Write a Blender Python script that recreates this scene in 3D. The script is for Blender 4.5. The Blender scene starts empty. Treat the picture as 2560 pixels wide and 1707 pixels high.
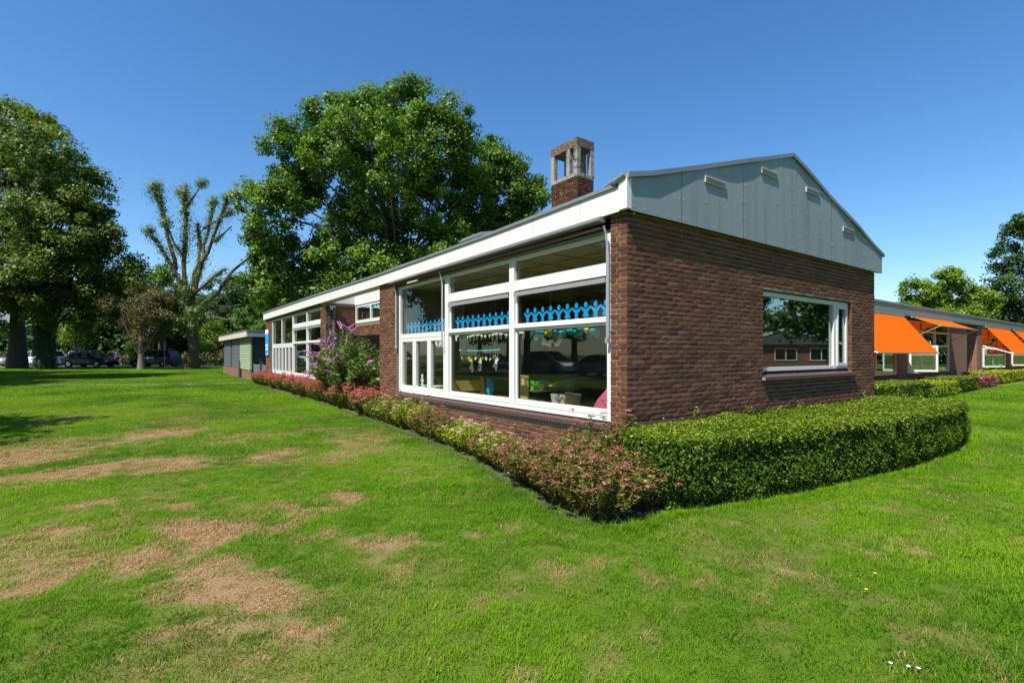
import bpy, math
import numpy as np
from mathutils import Vector, Matrix

R = math.radians
SC = bpy.context.scene
COL = SC.collection

# ------------------------------------------------------------------ camera, sky, sun, exposure
EYE = 1.5
cam = bpy.data.cameras.new('camera'); cam_o = bpy.data.objects.new('camera', cam); COL.objects.link(cam_o)
cam_o.location = (0, 0, EYE); cam_o.rotation_euler = (R(90), 0, 0)
cam.sensor_width = 36; cam.sensor_fit = 'HORIZONTAL'; cam.lens = 17.80; cam.shift_y = 0.0127
cam.clip_start = 0.05; cam.clip_end = 2000
SC.camera = cam_o

SUN_DIR = Vector((0.399, 0.504, -1.0)).normalized()          # the way the light travels
world = bpy.data.worlds.new('World'); SC.world = world; world.use_nodes = True
wn = world.node_tree.nodes; wl = world.node_tree.links
bg = wn['Background']; sky = wn.new('ShaderNodeTexSky'); sky.sky_type = 'NISHITA'; sky.sun_disc = False
sky.sun_elevation = math.asin(-SUN_DIR.z); sky.sun_rotation = math.atan2(-SUN_DIR.x, -SUN_DIR.y)
sky.air_density = 1.0; sky.dust_density = 0.35; sky.ozone_density = 4.0
hs = wn.new('ShaderNodeHueSaturation'); hs.inputs['Saturation'].default_value = 1.22
wl.new(sky.outputs[0], hs.inputs['Color']); wl.new(hs.outputs[0], bg.inputs[0]); bg.inputs[1].default_value = 0.106
sun = bpy.data.lights.new('sun', 'SUN'); sun_o = bpy.data.objects.new('sun', sun); COL.objects.link(sun_o)
sun.energy = 5.0; sun.angle = R(0.5); sun.color = (1.0, 0.955, 0.88)
sun_o.rotation_euler = SUN_DIR.to_track_quat('-Z', 'Y').to_euler(); sun_o.location = (-20, -20, 40)
SC.view_settings.view_transform = 'Standard'; SC.view_settings.look = 'None'
SC.view_settings.exposure = 0.78; SC.view_settings.gamma = 1.0
SC.render.engine = 'CYCLES'
SC.cycles.max_bounces = 6; SC.cycles.diffuse_bounces = 3; SC.cycles.glossy_bounces = 3
SC.cycles.transmission_bounces = 4; SC.cycles.transparent_max_bounces = 12
SC.cycles.caustics_reflective = False; SC.cycles.caustics_refractive = False
SC.cycles.use_denoising = True

# ------------------------------------------------------------------ frame of the school: t along the gable wall, s along the long facade
C0 = np.array([1.36, 6.0]); VX = np.array([0.8062, 0.5916]); UX = np.array([-0.5916, 0.8062])
ROT = math.atan2(VX[1], VX[0])
def W(t, s, z=0.0):
    p = C0 + t * VX + s * UX
    return Vector((p[0], p[1], z))
def uv_of(X, Y):
    dx = X - C0[0]; dy = Y - C0[1]
    return dx * VX[0] + dy * VX[1], dx * UX[0] + dy * UX[1]
def terrain(X, Y):
    r = np.clip((Y - 8) * 0.008, 0, 0.25); w = np.clip((2 - X) / 5, 0, 1)
    return r * w

# ------------------------------------------------------------------ small helpers
def rng_of(n): return np.random.default_rng(n)
_lat = rng_of(5).random((256, 256))
def vnoise(x, y):
    xi = np.floor(x).astype(int); yi = np.floor(y).astype(int); fx = x - xi; fy = y - yi
    fx = fx * fx * (3 - 2 * fx); fy = fy * fy * (3 - 2 * fy)
    a = _lat[xi & 255, yi & 255]; b = _lat[(xi + 1) & 255, yi & 255]
    c = _lat[xi & 255, (yi + 1) & 255]; d = _lat[(xi + 1) & 255, (yi + 1) & 255]
    return (a * (1 - fx) + b * fx) * (1 - fy) + (c * (1 - fx) + d * fx) * fy
def fbm(x, y, o=4):
    s = 0; a = 0.5; n = 0
    for i in range(o):
        s = s + a * vnoise(x * 2 ** i + 17 * i, y * 2 ** i + 31 * i); n += a; a *= 0.5
    return s / n
def smooth(e0, e1, x):
    k = np.clip((x - e0) / (e1 - e0), 0, 1); return k * k * (3 - 2 * k)

def link(o, parent=None):
    COL.objects.link(o)
    if parent is not None: o.parent = parent
    return o
def tag(o, label=None, cat=None, group=None, kind=None):
    if label: o['label'] = label
    if cat: o['category'] = cat
    if group: o['group'] = group
    if kind: o['kind'] = kind
    return o
def empty(name, loc=(0, 0, 0), rz=0.0, parent=None):
    o = bpy.data.objects.new(name, None); link(o, parent); o.location = loc; o.rotation_euler = (0, 0, rz)
    o.empty_display_size = 0.2
    return o
def obj(name, me, parent=None, loc=(0, 0, 0), rz=0.0):
    o = bpy.data.objects.new(name, me); link(o, parent); o.location = loc; o.rotation_euler = (0, 0, rz)
    return o
def copy_tree(o, parent=None):
    c = o.copy(); COL.objects.link(c); c.parent = parent
    for ch in list(o.children): copy_tree(ch, c)
    return c
def mesh_np(name, V, F, mat=None, attrs=None, smooth_=False):
    V = np.asarray(V, np.float32); F = np.asarray(F, np.int32)
    me = bpy.data.meshes.new(name); n, k = F.shape
    me.vertices.add(len(V)); me.vertices.foreach_set('co', V.ravel())
    me.loops.add(n * k); me.loops.foreach_set('vertex_index', F.ravel())
    me.polygons.add(n); me.polygons.foreach_set('loop_start', np.arange(0, n * k, k, dtype=np.int32))
    me.update(calc_edges=True)
    if smooth_: me.polygons.foreach_set('use_smooth', np.ones(n, bool))
    for a, val in (attrs or {}).items():
        at = me.attributes.new(a, 'FLOAT', 'POINT'); at.data.foreach_set('value', np.asarray(val, np.float32))
    if mat: me.materials.append(mat)
    return me

class MB:
    def __init__(s): s.v = []; s.f = []; s.m = []; s.a = []
    def add(s, vs, fs, m=0, a=0.0):
        o = len(s.v); s.v += [tuple(map(float, p)) for p in vs]; s.f += [tuple(i + o for i in f) for f in fs]
        s.m += [m] * len(fs); s.a += [a] * len(vs); return s
    def box(s, x0, x1, y0, y1, z0, z1, m=0, a=0.0):
        vs = [(x0, y0, z0), (x1, y0, z0), (x1, y1, z0), (x0, y1, z0), (x0, y0, z1), (x1, y0, z1), (x1, y1, z1), (x0, y1, z1)]
        return s.add(vs, [(0, 3, 2, 1), (4, 5, 6, 7), (0, 1, 5, 4), (1, 2, 6, 5), (2, 3, 7, 6), (3, 0, 4, 7)], m, a)
    def hexa(s, p, m=0):            # 8 corner points: bottom ring then top ring
        return s.add(p, [(0, 3, 2, 1), (4, 5, 6, 7), (0, 1, 5, 4), (1, 2, 6, 5), (2, 3, 7, 6), (3, 0, 4, 7)], m)
    def prism(s, poly, fn, d0, d1, m=0):   # poly of (a,b); fn(a,b,d) -> xyz
        n = len(poly); vs = [fn(a, b, d0) for a, b in poly] + [fn(a, b, d1) for a, b in poly]
        fs = [tuple(range(n - 1, -1, -1)), tuple(range(n, 2 * n))] + [(i, (i + 1) % n, n + (i + 1) % n, n + i) for i in range(n)]
        return s.add(vs, fs, m)
    def tube(s, pts, rad, k=6, m=0, cap=True):
        pts = [Vector(p) for p in pts]; n = len(pts)
        if not hasattr(rad, '__len__'): rad = [rad] * n
        vs = []; fs = []; ref = Vector((0.13, 0.27, 0.95))
        for i, p in enumerate(pts):
            d = (pts[min(i + 1, n - 1)] - pts[max(i - 1, 0)])
            d = d.normalized() if d.length > 1e-9 else Vector((0, 0, 1))
            r = ref if abs(d.dot(ref)) < 0.95 else Vector((1, 0.1, 0))
            a = d.cross(r).normalized(); b = d.cross(a)
            for j in range(k):
                t = 2 * math.pi * j / k; vs.append(p + (a * math.cos(t) + b * math.sin(t)) * rad[i])
        for i in range(n - 1):
            for j in range(k):
                fs.append((i * k + j, i * k + (j + 1) % k, (i + 1) * k + (j + 1) % k, (i + 1) * k + j))
        if cap: fs += [tuple(range(k - 1, -1, -1)), tuple(range((n - 1) * k, n * k))]
        return s.add(vs, fs, m)
    def lathe(s, prof, c=(0, 0, 0), k=16, m=0, axis='z'):
        vs = []; fs = []
        for r, h in prof:
            for j in range(k):
                t = 2 * math.pi * j / k; x, y = r * math.cos(t), r * math.sin(t)
                p = (x, y, h) if axis == 'z' else ((h, x, y) if axis == 'x' else (x, h, y))
                vs.append((p[0] + c[0], p[1] + c[1], p[2] + c[2]))
        for i in range(len(prof) - 1):
            for j in range(k): fs.append((i * k + j, i * k + (j + 1) % k, (i + 1) * k + (j + 1) % k, (i + 1) * k + j))
        fs += [tuple(range(k - 1, -1, -1)), tuple(range((len(prof) - 1) * k, len(prof) * k))]
        return s.add(vs, fs, m)
    def mesh(s, name, mats, smooth_=False):
        me = bpy.data.meshes.new(name); me.from_pydata(s.v, [], s.f); me.update()
        mats = mats if isinstance(mats, (list, tuple)) else [mats]
        for x in mats: me.materials.append(x)
        if len(mats) > 1: me.polygons.foreach_set('material_index', s.m)
        if any(s.a):
            at = me.attributes.new('bc', 'FLOAT', 'POINT'); at.data.foreach_set('value', s.a)
        if smooth_: me.polygons.foreach_set('use_smooth', [True] * len(me.polygons))
        return me
    def build(s, name, mats, parent=None, loc=(0, 0, 0), rz=0.0, smooth_=False):
        return obj(name, s.mesh(name, mats, smooth_), parent, loc, rz)

# ------------------------------------------------------------------ materials
def newmat(name):
    m = bpy.data.materials.new(name); m.use_nodes = True; nt = m.node_tree
    return m, nt, nt.nodes['Principled BSDF'], nt.nodes['Material Output']
def nd(nt, kind, **kw):
    n = nt.nodes.new(kind)
    for k, v in kw.items(): setattr(n, k, v)
    return n
def mixcol(nt, fac, a, b, mode='MIX'):
    n = nt.nodes.new('ShaderNodeMix'); n.data_type = 'RGBA'; n.blend_type = mode
    for s, val in ((n.inputs[0], fac), (n.inputs[6], a), (n.inputs[7], b)):
        if isinstance(val, bpy.types.NodeSocket): nt.links.new(val, s)
        elif isinstance(val, (int, float)): s.default_value = val
        else: s.default_value = (*val, 1)
    return n.outputs[2]
def math_(nt, op, a, b=None, clamp=False):
    n = nt.nodes.new('ShaderNodeMath'); n.operation = op; n.use_clamp = clamp
    for s, val in ((n.inputs[0], a), (n.inputs[1], b)):
        if val is None: continue
        if isinstance(val, bpy.types.NodeSocket): nt.links.new(val, s)
        else: s.default_value = val
    return n.outputs[0]
def noise(nt, scale, detail=4, vec=None, rough=0.55, stretch=None):
    n = nt.nodes.new('ShaderNodeTexNoise'); n.inputs['Scale'].default_value = scale
    n.inputs['Detail'].default_value = detail; n.inputs['Roughness'].default_value = rough
    if vec is None: vec = nd(nt, 'ShaderNodeTexCoord').outputs['Object']
    if stretch:
        mp = nd(nt, 'ShaderNodeMapping'); mp.inputs['Scale'].default_value = stretch; nt.links.new(vec, mp.inputs[0]); vec = mp.outputs[0]
    nt.links.new(vec, n.inputs['Vector'])
    return n.outputs['Fac']
def ramp(nt, fac, stops):
    n = nt.nodes.new('ShaderNodeValToRGB'); e = n.color_ramp.elements
    while len(e) < len(stops): e.new(0.5)
    for i, (p, c) in enumerate(stops): e[i].position = p; e[i].color = (*c, 1)
    nt.links.new(fac, n.inputs[0]); return n.outputs[0]
def bump(nt, b, h, strength=0.4, dist=0.01):
    n = nt.nodes.new('ShaderNodeBump'); n.inputs['Strength'].default_value = strength; n.inputs['Distance'].default_value = dist
    nt.links.new(h, n.inputs['Height']); nt.links.new(n.outputs[0], b.inputs['Normal'])
def plain(name, col, rough=0.6, var=0.12, scale=6, bmp=0.0, bscale=60, metal=0.0, stretch=None, spec=0.5, dirt=None):
    m, nt, b, _ = newmat(name)
    lo = tuple(c * (1 - var) for c in col); hi = tuple(min(c * (1 + var), 1) for c in col)
    c = mixcol(nt, noise(nt, scale, 5, stretch=stretch), lo, hi)
    if dirt:
        dn = noise(nt, dirt[1], 6, stretch=dirt[3] if len(dirt) > 3 else None)
        f = math_(nt, 'MULTIPLY', math_(nt, 'SUBTRACT', dn, dirt[2]), 5.0, True)
        c = mixcol(nt, f, c, dirt[0])
    nt.links.new(c, b.inputs['Base Color']); b.inputs['Roughness'].default_value = rough
    b.inputs['Metallic'].default_value = metal; b.inputs['Specular IOR Level'].default_value = spec
    if bmp: bump(nt, b, noise(nt, bscale, 4), bmp)
    return m

def brick_mat(name, rough_amp=1.0, soot=1.0):
    m, nt, b, _ = newmat(name)
    at = nd(nt, 'ShaderNodeAttribute', attribute_name='bc').outputs['Fac']
    oi = nd(nt, 'ShaderNodeObjectInfo').outputs['Random']
    f = math_(nt, 'FRACT', math_(nt, 'ADD', at, math_(nt, 'MULTIPLY', oi, 7.31)))
    c = ramp(nt, f, [(0.0, (0.0922, 0.0436, 0.0309)), (0.25, (0.1468, 0.0627, 0.038)), (0.5, (0.181, 0.0779, 0.0432)), (0.72, (0.1298, 0.0634, 0.0456)), (0.9, (0.2254, 0.1024, 0.0504)), (1.0, (0.1708, 0.0859, 0.0585))])
    n1 = noise(nt, 38, 6, rough=0.7)
    c = mixcol(nt, n1, mixcol(nt, 1.0, c, (0.55, 0.53, 0.52), 'MULTIPLY'), mixcol(nt, 1.0, c, (1.4, 1.33, 1.28), 'MULTIPLY'))
    n2 = noise(nt, 1.1, 5)
    c = mixcol(nt, math_(nt, 'MULTIPLY', math_(nt, 'SUBTRACT', n2, 0.5), 2.2, True), c, mixcol(nt, 1.0, c, (0.72, 0.72, 0.74), 'MULTIPLY'))
    if soot < 1: c = mixcol(nt, 1.0, c, (soot * 0.95, soot, soot), 'MULTIPLY')
    nt.links.new(c, b.inputs['Base Color']); b.inputs['Roughness'].default_value = 0.9; b.inputs['Specular IOR Level'].default_value = 0.12
    h = math_(nt, 'ADD', noise(nt, 80, 6, rough=0.7, stretch=(0.6, 0.6, 1.3)), math_(nt, 'MULTIPLY', noise(nt, 210, 3), 0.35))
    bump(nt, b, h, 1.0 * rough_amp, 0.022)
    return m
def brickwork(name):                 # for walls too far off to tell the bricks apart
    m, nt, b, _ = newmat(name)
    tc = nd(nt, 'ShaderNodeTexCoord').outputs['Object']
    sx = nd(nt, 'ShaderNodeSeparateXYZ'); nt.links.new(tc, sx.inputs[0])
    cx = nd(nt, 'ShaderNodeCombineXYZ'); nt.links.new(math_(nt, 'ADD', sx.outputs[0], sx.outputs[1]), cx.inputs[0]); nt.links.new(sx.outputs[2], cx.inputs[1])
    bt = nd(nt, 'ShaderNodeTexBrick'); nt.links.new(cx.outputs[0], bt.inputs[0])
    bt.inputs['Color1'].default_value = (0.27, 0.105, 0.062, 1); bt.inputs['Color2'].default_value = (0.17, 0.07, 0.045, 1); bt.inputs['Mortar'].default_value = (0.28, 0.23, 0.18, 1)
    bt.inputs['Scale'].default_value = 1; bt.inputs['Brick Width'].default_value = 0.22; bt.inputs['Row Height'].default_value = 0.0625
    bt.inputs['Mortar Size'].default_value = 0.006; bt.inputs['Bias'].default_value = -0.1
    c = mixcol(nt, noise(nt, 3, 5), bt.outputs['Color'], mixcol(nt, 1.0, bt.outputs['Color'], (0.75, 0.75, 0.75), 'MULTIPLY'))
    nt.links.new(c, b.inputs['Base Color']); b.inputs['Roughness'].default_value = 0.9
    bump(nt, b, math_(nt, 'SUBTRACT', noise(nt, 40, 3), bt.outputs['Fac']), 0.5, 0.008)
    return m
def leaf_mat(name, stops, trans=0.35, rough=0.5, spec=0.4, patch=0.35):
    m, nt, b, out = newmat(name)
    at = nd(nt, 'ShaderNodeAttribute', attribute_name='lv').outputs['Fac']
    oi = nd(nt, 'ShaderNodeObjectInfo').outputs['Random']
    n = noise(nt, 0.6, 3)
    f = math_(nt, 'ADD', math_(nt, 'MULTIPLY', at, 1 - patch), math_(nt, 'MULTIPLY', n, patch))
    c = ramp(nt, f, stops)
    c = mixcol(nt, math_(nt, 'MULTIPLY', oi, 0.35), c, mixcol(nt, 1.0, c, (0.72, 0.80, 0.72), 'MULTIPLY'))
    nt.links.new(c, b.inputs['Base Color']); b.inputs['Roughness'].default_value = rough; b.inputs['Specular IOR Level'].default_value = spec
    tr = nd(nt, 'ShaderNodeBsdfTranslucent'); nt.links.new(mixcol(nt, 1.0, c, (1.25, 1.3, 0.6), 'MULTIPLY'), tr.inputs[0])
    mx = nd(nt, 'ShaderNodeMixShader'); mx.inputs[0].default_value = trans
    nt.links.new(b.outputs[0], mx.inputs[1]); nt.links.new(tr.outputs[0], mx.inputs[2]); nt.links.new(mx.outputs[0], out.inputs[0])
    return m
def glass_mat(name, tint=(0.80, 0.86, 0.82), gain=1.5, base=0.0):
    m, nt, b, out = newmat(name); nt.nodes.remove(b)
    lw = nd(nt, 'ShaderNodeLayerWeight'); sch = math_(nt, 'ADD', math_(nt, 'MULTIPLY', math_(nt, 'POWER', lw.outputs['Facing'], 5.0), 0.95), 0.045)
    tp = nd(nt, 'ShaderNodeBsdfTransparent'); tp.inputs[0].default_value = (*tint, 1)
    gl = nd(nt, 'ShaderNodeBsdfGlossy'); gl.inputs['Roughness'].default_value = 0.0; gl.inputs[0].default_value = (0.95, 1, 0.97, 1)
    mx = nd(nt, 'ShaderNodeMixShader'); nt.links.new(math_(nt, 'ADD', math_(nt, 'MULTIPLY', sch, gain), base, True), mx.inputs[0])
    nt.links.new(tp.outputs[0], mx.inputs[1]); nt.links.new(gl.outputs[0], mx.inputs[2]); nt.links.new(mx.outputs[0], out.inputs[0])
    return m
def bark_mat(name, a, b_, scale=6):
    m, nt, b, _ = newmat(name)
    n = noise(nt, scale, 6, stretch=(3, 3, 0.5), rough=0.7)
    nt.links.new(mixcol(nt, n, a, b_), b.inputs['Base Color']); b.inputs['Roughness'].default_value = 0.95
    bump(nt, b, n, 1.0, 0.08); return m

M = {}
M['brick'] = brick_mat('brick'); M['brick_soot'] = brick_mat('sooty_brick', 1.0, 0.62); M['brick_far'] = brickwork('brickwork')
M['mortar'] = plain('mortar', (0.29, 0.245, 0.19), 0.95, 0.25, 30, 0.6, 180)
M['sill'] = plain('glazed_sill_tile', (0.085, 0.048, 0.046), 0.55, 0.35, 12, 0.25, 90)
M['white'] = plain('white_paint', (0.64, 0.64, 0.615), 0.4, 0.05, 3, 0.05, 200, dirt=((0.55, 0.52, 0.46), 7, 0.68))
M['fascia'] = plain('white_fascia', (0.64, 0.63, 0.60), 0.55, 0.05, 2, 0.05, 60, stretch=(1, 1, 0.15), dirt=((0.46, 0.44, 0.39), 4, 0.58, (3, 3, 0.12)))
M['zinc'] = plain('grey_roof_edge', (0.22, 0.24, 0.26), 0.5, 0.2, 5, 0.1, 30, metal=0.3)
M['roof'] = plain('bitumen_roof', (0.09, 0.095, 0.10), 0.85, 0.3, 8, 0.4, 120)
M['gable'] = plain('gable_panel', (0.235, 0.268, 0.268), 0.5, 0.10, 1.6, 0.04, 40, stretch=(2.2, 2.2, 0.22), dirt=((0.185, 0.21, 0.205), 2.6, 0.50, (2.5, 2.5, 0.14)))
M['bolt'] = plain('bolt_head', (0.34, 0.37, 0.37), 0.4, 0.05)
M['vent'] = plain('vent_plastic', (0.40, 0.40, 0.37), 0.5, 0.1)
M['black'] = plain('dark_void', (0.012, 0.012, 0.013), 0.8, 0.1)
M['alu'] = plain('aluminium', (0.52, 0.53, 0.54), 0.35, 0.08, 8, metal=0.6)
M['concrete'] = plain('mossy_concrete', (0.30, 0.285, 0.255), 0.95, 0.35, 9, 1.0, 40, dirt=((0.06, 0.045, 0.03), 9, 0.45))
M['moss'] = plain('moss_grown_concrete', (0.10, 0.07, 0.04), 1.0, 0.6, 16, 1.0, 30, dirt=((0.30, 0.28, 0.24), 14, 0.52))
M['redwood'] = plain('red_stained_wood', (0.10, 0.05, 0.035), 0.7, 0.2, 10)
M['glass'] = glass_mat('window_glass', (0.90, 0.93, 0.90), 0.8)
M['glass_r'] = glass_mat('reflective_window_glass', (0.66, 0.76, 0.77), 1.2, 0.17)
M['orange'] = plain('orange_canvas', (0.84, 0.150, 0.005), 0.9, 0.14, 2.5, 0.15, 300, spec=0.08, stretch=(4, 0.4, 0.4))
nt = M['orange'].node_tree; tr_ = nd(nt, 'ShaderNodeBsdfTranslucent'); tr_.inputs[0].default_value = (0.75, 0.07, 0.004, 1); mx_ = nd(nt, 'ShaderNodeMixShader'); mx_.inputs[0].default_value = 0.35
nt.links.new(nt.nodes['Principled BSDF'].outputs[0], mx_.inputs[1]); nt.links.new(tr_.outputs[0], mx_.inputs[2]); nt.links.new(mx_.outputs[0], nt.nodes['Material Output'].inputs[0])
M['blue'] = plain('blue_paper', (0.005, 0.30, 0.68), 0.6, 0.04)
M['greyfascia'] = plain('grey_metal_fascia', (0.33, 0.35, 0.36), 0.35, 0.08, 4, metal=0.35, stretch=(1, 1, 0.2))
M['timber'] = plain('birch_plywood', (0.52, 0.36, 0.15), 0.5, 0.15, 6, stretch=(1, 1, 8))
M['floor'] = plain('linoleum', (0.22, 0.14, 0.07), 0.35, 0.2, 4)
M['inwall'] = plain('plaster', (0.17, 0.155, 0.12), 0.9, 0.08)
M['ceil'] = plain('ceiling_tile', (0.50, 0.49, 0.40), 0.9, 0.06)
M['pink'] = plain('pink_cloth', (0.55, 0.09, 0.19), 0.85, 0.35, 14, 0.3, 60)
M['white_paper'] = plain('white_card', (0.72, 0.74, 0.70), 0.7, 0.08)
M['green_plastic'] = plain('green_plastic', (0.10, 0.42, 0.06), 0.4, 0.1)
M['teal'] = plain('teal_card', (0.02, 0.36, 0.42), 0.6, 0.25, 9)
M['yellow'] = plain('yellow_card', (0.70, 0.50, 0.03), 0.6, 0.1)
M['soil'] = plain('garden_soil', (0.06, 0.045, 0.033), 0.95, 0.5, 14, 1.0, 45)
M['asphalt'] = plain('asphalt', (0.16, 0.14, 0.13), 0.9, 0.2, 3, 0.3, 60)
M['gravel'] = plain('gravel_path', (0.11, 0.09, 0.06), 0.95, 0.25, 12, 0.5, 60, dirt=((0.09, 0.13, 0.03), 3, 0.52))
M['bark_dark'] = bark_mat('dark_bark', (0.035, 0.028, 0.02), (0.11, 0.09, 0.065))
M['bark_brown'] = bark_mat('willow_bark', (0.030, 0.020, 0.013), (0.17, 0.115, 0.075), 3)
M['bark_grey'] = bark_mat('grey_bark', (0.10, 0.085, 0.065), (0.24, 0.21, 0.17))
M['leaf_mid'] = leaf_mat('broad_leaf', [(0.15, (0.0246, 0.0675, 0.0057)), (0.5, (0.0861, 0.1755, 0.0095)), (0.85, (0.1968, 0.315, 0.0171))])
M['leaf_dark'] = leaf_mat('dark_leaf', [(0.15, (0.0165, 0.048, 0.012)), (0.5, (0.042, 0.099, 0.021)), (0.85, (0.0975, 0.1725, 0.033))])
M['leaf_lime'] = leaf_mat('lime_leaf', [(0.15, (0.05, 0.1125, 0.0075)), (0.5, (0.15, 0.25, 0.0125)), (0.85, (0.275, 0.3625, 0.0187))])
M['leaf_olive'] = leaf_mat('olive_leaf', [(0.15, (0.05, 0.055, 0.018)), (0.5, (0.125, 0.118, 0.038)), (0.85, (0.22, 0.19, 0.07))])
M['leaf_willow'] = leaf_mat('willow_leaf', [(0.15, (0.04, 0.08, 0.02)), (0.5, (0.11, 0.18, 0.045)), (0.85, (0.22, 0.29, 0.08))])
M['leaf_chestnut'] = leaf_mat('chestnut_leaf', [(0.15, (0.0306, 0.0702, 0.0085)), (0.5, (0.0892, 0.153, 0.0133)), (0.85, (0.238, 0.279, 0.0228))])
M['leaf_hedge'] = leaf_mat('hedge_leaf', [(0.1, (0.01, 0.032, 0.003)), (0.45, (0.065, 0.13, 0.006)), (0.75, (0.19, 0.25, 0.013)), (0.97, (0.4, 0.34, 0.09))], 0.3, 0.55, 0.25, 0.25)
M['leaf_buddleia'] = leaf_mat('buddleia_leaf', [(0.15, (0.0375, 0.0813, 0.015)), (0.5, (0.1063, 0.1688, 0.0375)), (0.85, (0.2125, 0.275, 0.075))], 0.3)
M['leaf_gold'] = leaf_mat('golden_spirea_leaf', [(0.15, (0.085, 0.14, 0.006)), (0.5, (0.24, 0.3, 0.012)), (0.85, (0.46, 0.45, 0.025))], 0.3)
M['leaf_bronze'] = leaf_mat('bronze_spirea_leaf', [(0.15, (0.045, 0.05, 0.01)), (0.5, (0.14, 0.13, 0.022)), (0.85, (0.33, 0.26, 0.045))], 0.25)
M['leaf_green'] = leaf_mat('green_spirea_leaf', [(0.15, (0.04, 0.075, 0.008)), (0.5, (0.14, 0.17, 0.018)), (0.85, (0.28, 0.27, 0.03))], 0.3)
M['fl_pink'] = leaf_mat('pink_flower', [(0.1, (0.34, 0.07, 0.07)), (0.5, (0.66, 0.11, 0.19)), (0.9, (0.8, 0.2, 0.34))], 0.3)
M['fl_dusty'] = leaf_mat('faded_pink_flower', [(0.1, (0.13, 0.05, 0.035)), (0.5, (0.30, 0.12, 0.09)), (0.9, (0.58, 0.16, 0.24))], 0.25)
M['fl_pale'] = leaf_mat('pale_flower', [(0.1, (0.45, 0.42, 0.22)), (0.5, (0.62, 0.58, 0.42)), (0.9, (0.62, 0.34, 0.38))], 0.3)
M['fl_purple'] = leaf_mat('purple_flower', [(0.1, (0.36, 0.12, 0.34)), (0.5, (0.52, 0.22, 0.52)), (0.9, (0.6, 0.36, 0.68))], 0.3)
M['stem'] = plain('woody_stem', (0.12, 0.075, 0.045), 0.9, 0.3)
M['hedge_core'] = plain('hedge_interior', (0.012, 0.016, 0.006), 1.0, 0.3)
M['planks'] = plain('weathered_green_planks', (0.26, 0.32, 0.21), 0.8, 0.25, 4, 0.3, 40, stretch=(0.4, 0.4, 4), dirt=((0.22, 0.17, 0.08), 2.5, 0.55))
M['darkwood'] = plain('dark_planks', (0.045, 0.05, 0.045), 0.8, 0.3, 5)
M['louvre'] = plain('grey_shutter', (0.10, 0.11, 0.12), 0.5, 0.15)
M['shedtrim'] = plain('beige_fascia', (0.52, 0.47, 0.39), 0.7, 0.1)
M['steel'] = plain('galvanised_steel', (0.25, 0.27, 0.29), 0.5, 0.1, metal=0.3)

# ------------------------------------------------------------------ ground
PATCH = [(-6.44, 9.48, 0.61, 0.79), (-6.72, 8.43, 0.29, 0.33), (-7.19, 7.69, 0.58, 0.81), (-6.99, 7.08, 0.21, 0.75), (-5.77, 6.04, 0.39, 0.28), (-5.46, 6.45, 0.44, 0.42), (-4.69, 6.89, 0.63, 0.43), (-3.42, 7.47, 0.26, 0.35), (-2.17, 5.03, 0.23, 0.14), (-1.92, 5.41, 0.12, 0.15), (-2.57, 4.44, 0.37, 0.35), (-2.46, 4.03, 0.27, 0.28), (-3.09, 3.68, 0.36, 0.24), (-3.91, 4.36, 0.27, 0.12), (-1.75, 3.24, 0.29, 0.26), (-2.06, 3.61, 0.16, 0.2), (-2.91, 3.81, 0.29, 0.19), (-1.13, 2.69, 0.21, 0.11), (-1.09, 4.09, 0.17, 0.2), (-3.44, 5.09, 0.23, 0.17), (-4.2, 5.0, 0.11, 0.12), (-3.21, 3.3, 0.19, 0.14), (-2.95, 5.34, 0.1, 0.1), (-1.61, 2.72, 0.1, 0.07), (2.84, 4.48, 0.12, 0.14), (2.13, 4.07, 0.09, 0.07), (0.55, 3.5, 0.24, 0.11), (2.48, 3.33, 0.1, 0.08), (3.06, 3.75, 0.2, 0.12), (1.93, 4.45, 0.12, 0.1), (1.61, 4.41, 0.14, 0.08)]
def dryness(X, Y):
    m = np.zeros_like(X)
    wx = X + 0.75 * (fbm(X * 1.5 + 9, Y * 1.5) - 0.5) + 0.25 * (fbm(X * 6 + 9, Y * 6) - 0.5); wy = Y + 0.75 * (fbm(X * 1.5, Y * 1.5 + 40) - 0.5) + 0.25 * (fbm(X * 6, Y * 6 + 40) - 0.5)
    for i, (cx, cy, rx, ry) in enumerate(PATCH):
        d = np.sqrt(((wx - cx) / (rx * 1.4)) ** 2 + ((wy - cy) / (ry * 1.4)) ** 2)
        m = np.maximum(m, (1.25 - d) * (0.55 if i > 23 else 1.25 if i in (10, 11, 14, 15, 16) else 1.0))
    n = fbm(X * 2.6 + 3, Y * 2.6 + 7); nf = fbm(X * 11 + 3, Y * 11 + 7, 3)
    d = smooth(0.05, 0.95, m * 0.95 + 1.3 * (n - 0.5) + 1.3 * (nf - 0.5))
    left = smooth(0.5, -3.0, X) * smooth(17, 8, Y)
    d = np.maximum(d, 0.6 * left * smooth(0.50, 0.75, fbm(X * 0.8 + 50, Y * 0.8 + 11) + 0.45 * (nf - 0.5)))
    d = np.maximum(d, 0.25 * smooth(0.56, 0.76, fbm(X * 2.2 + 5, Y * 2.2 + 90) + 0.3 * (nf - 0.5)))
    return np.clip(d, 0, 1)
BED = [(-0.55, -1.02), (-1.15, -1.12), (-1.42, -0.95), (-1.5, -0.45), (-1.30, 0.5), (-1.03, 1.6), (-0.78, 3.3), (-0.62, 5.1), (-0.5, 8.5), (-0.45, 12), (-0.42, 18), (-0.4, 22.6), (-0.1, 22.8), (0.3, 22.4)]
BEDP = np.array(BED)
def bed_edge(s): return np.interp(s, BEDP[2:12, 1], BEDP[2:12, 0])
HEDGE = [(-0.30, -0.12), (-0.72, -1.08), (0.9, -1.48), (3.6, -1.80), (5.9, -1.82), (6.75, -1.68), (6.98, -1.3), (7.05, -0.3)]
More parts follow.
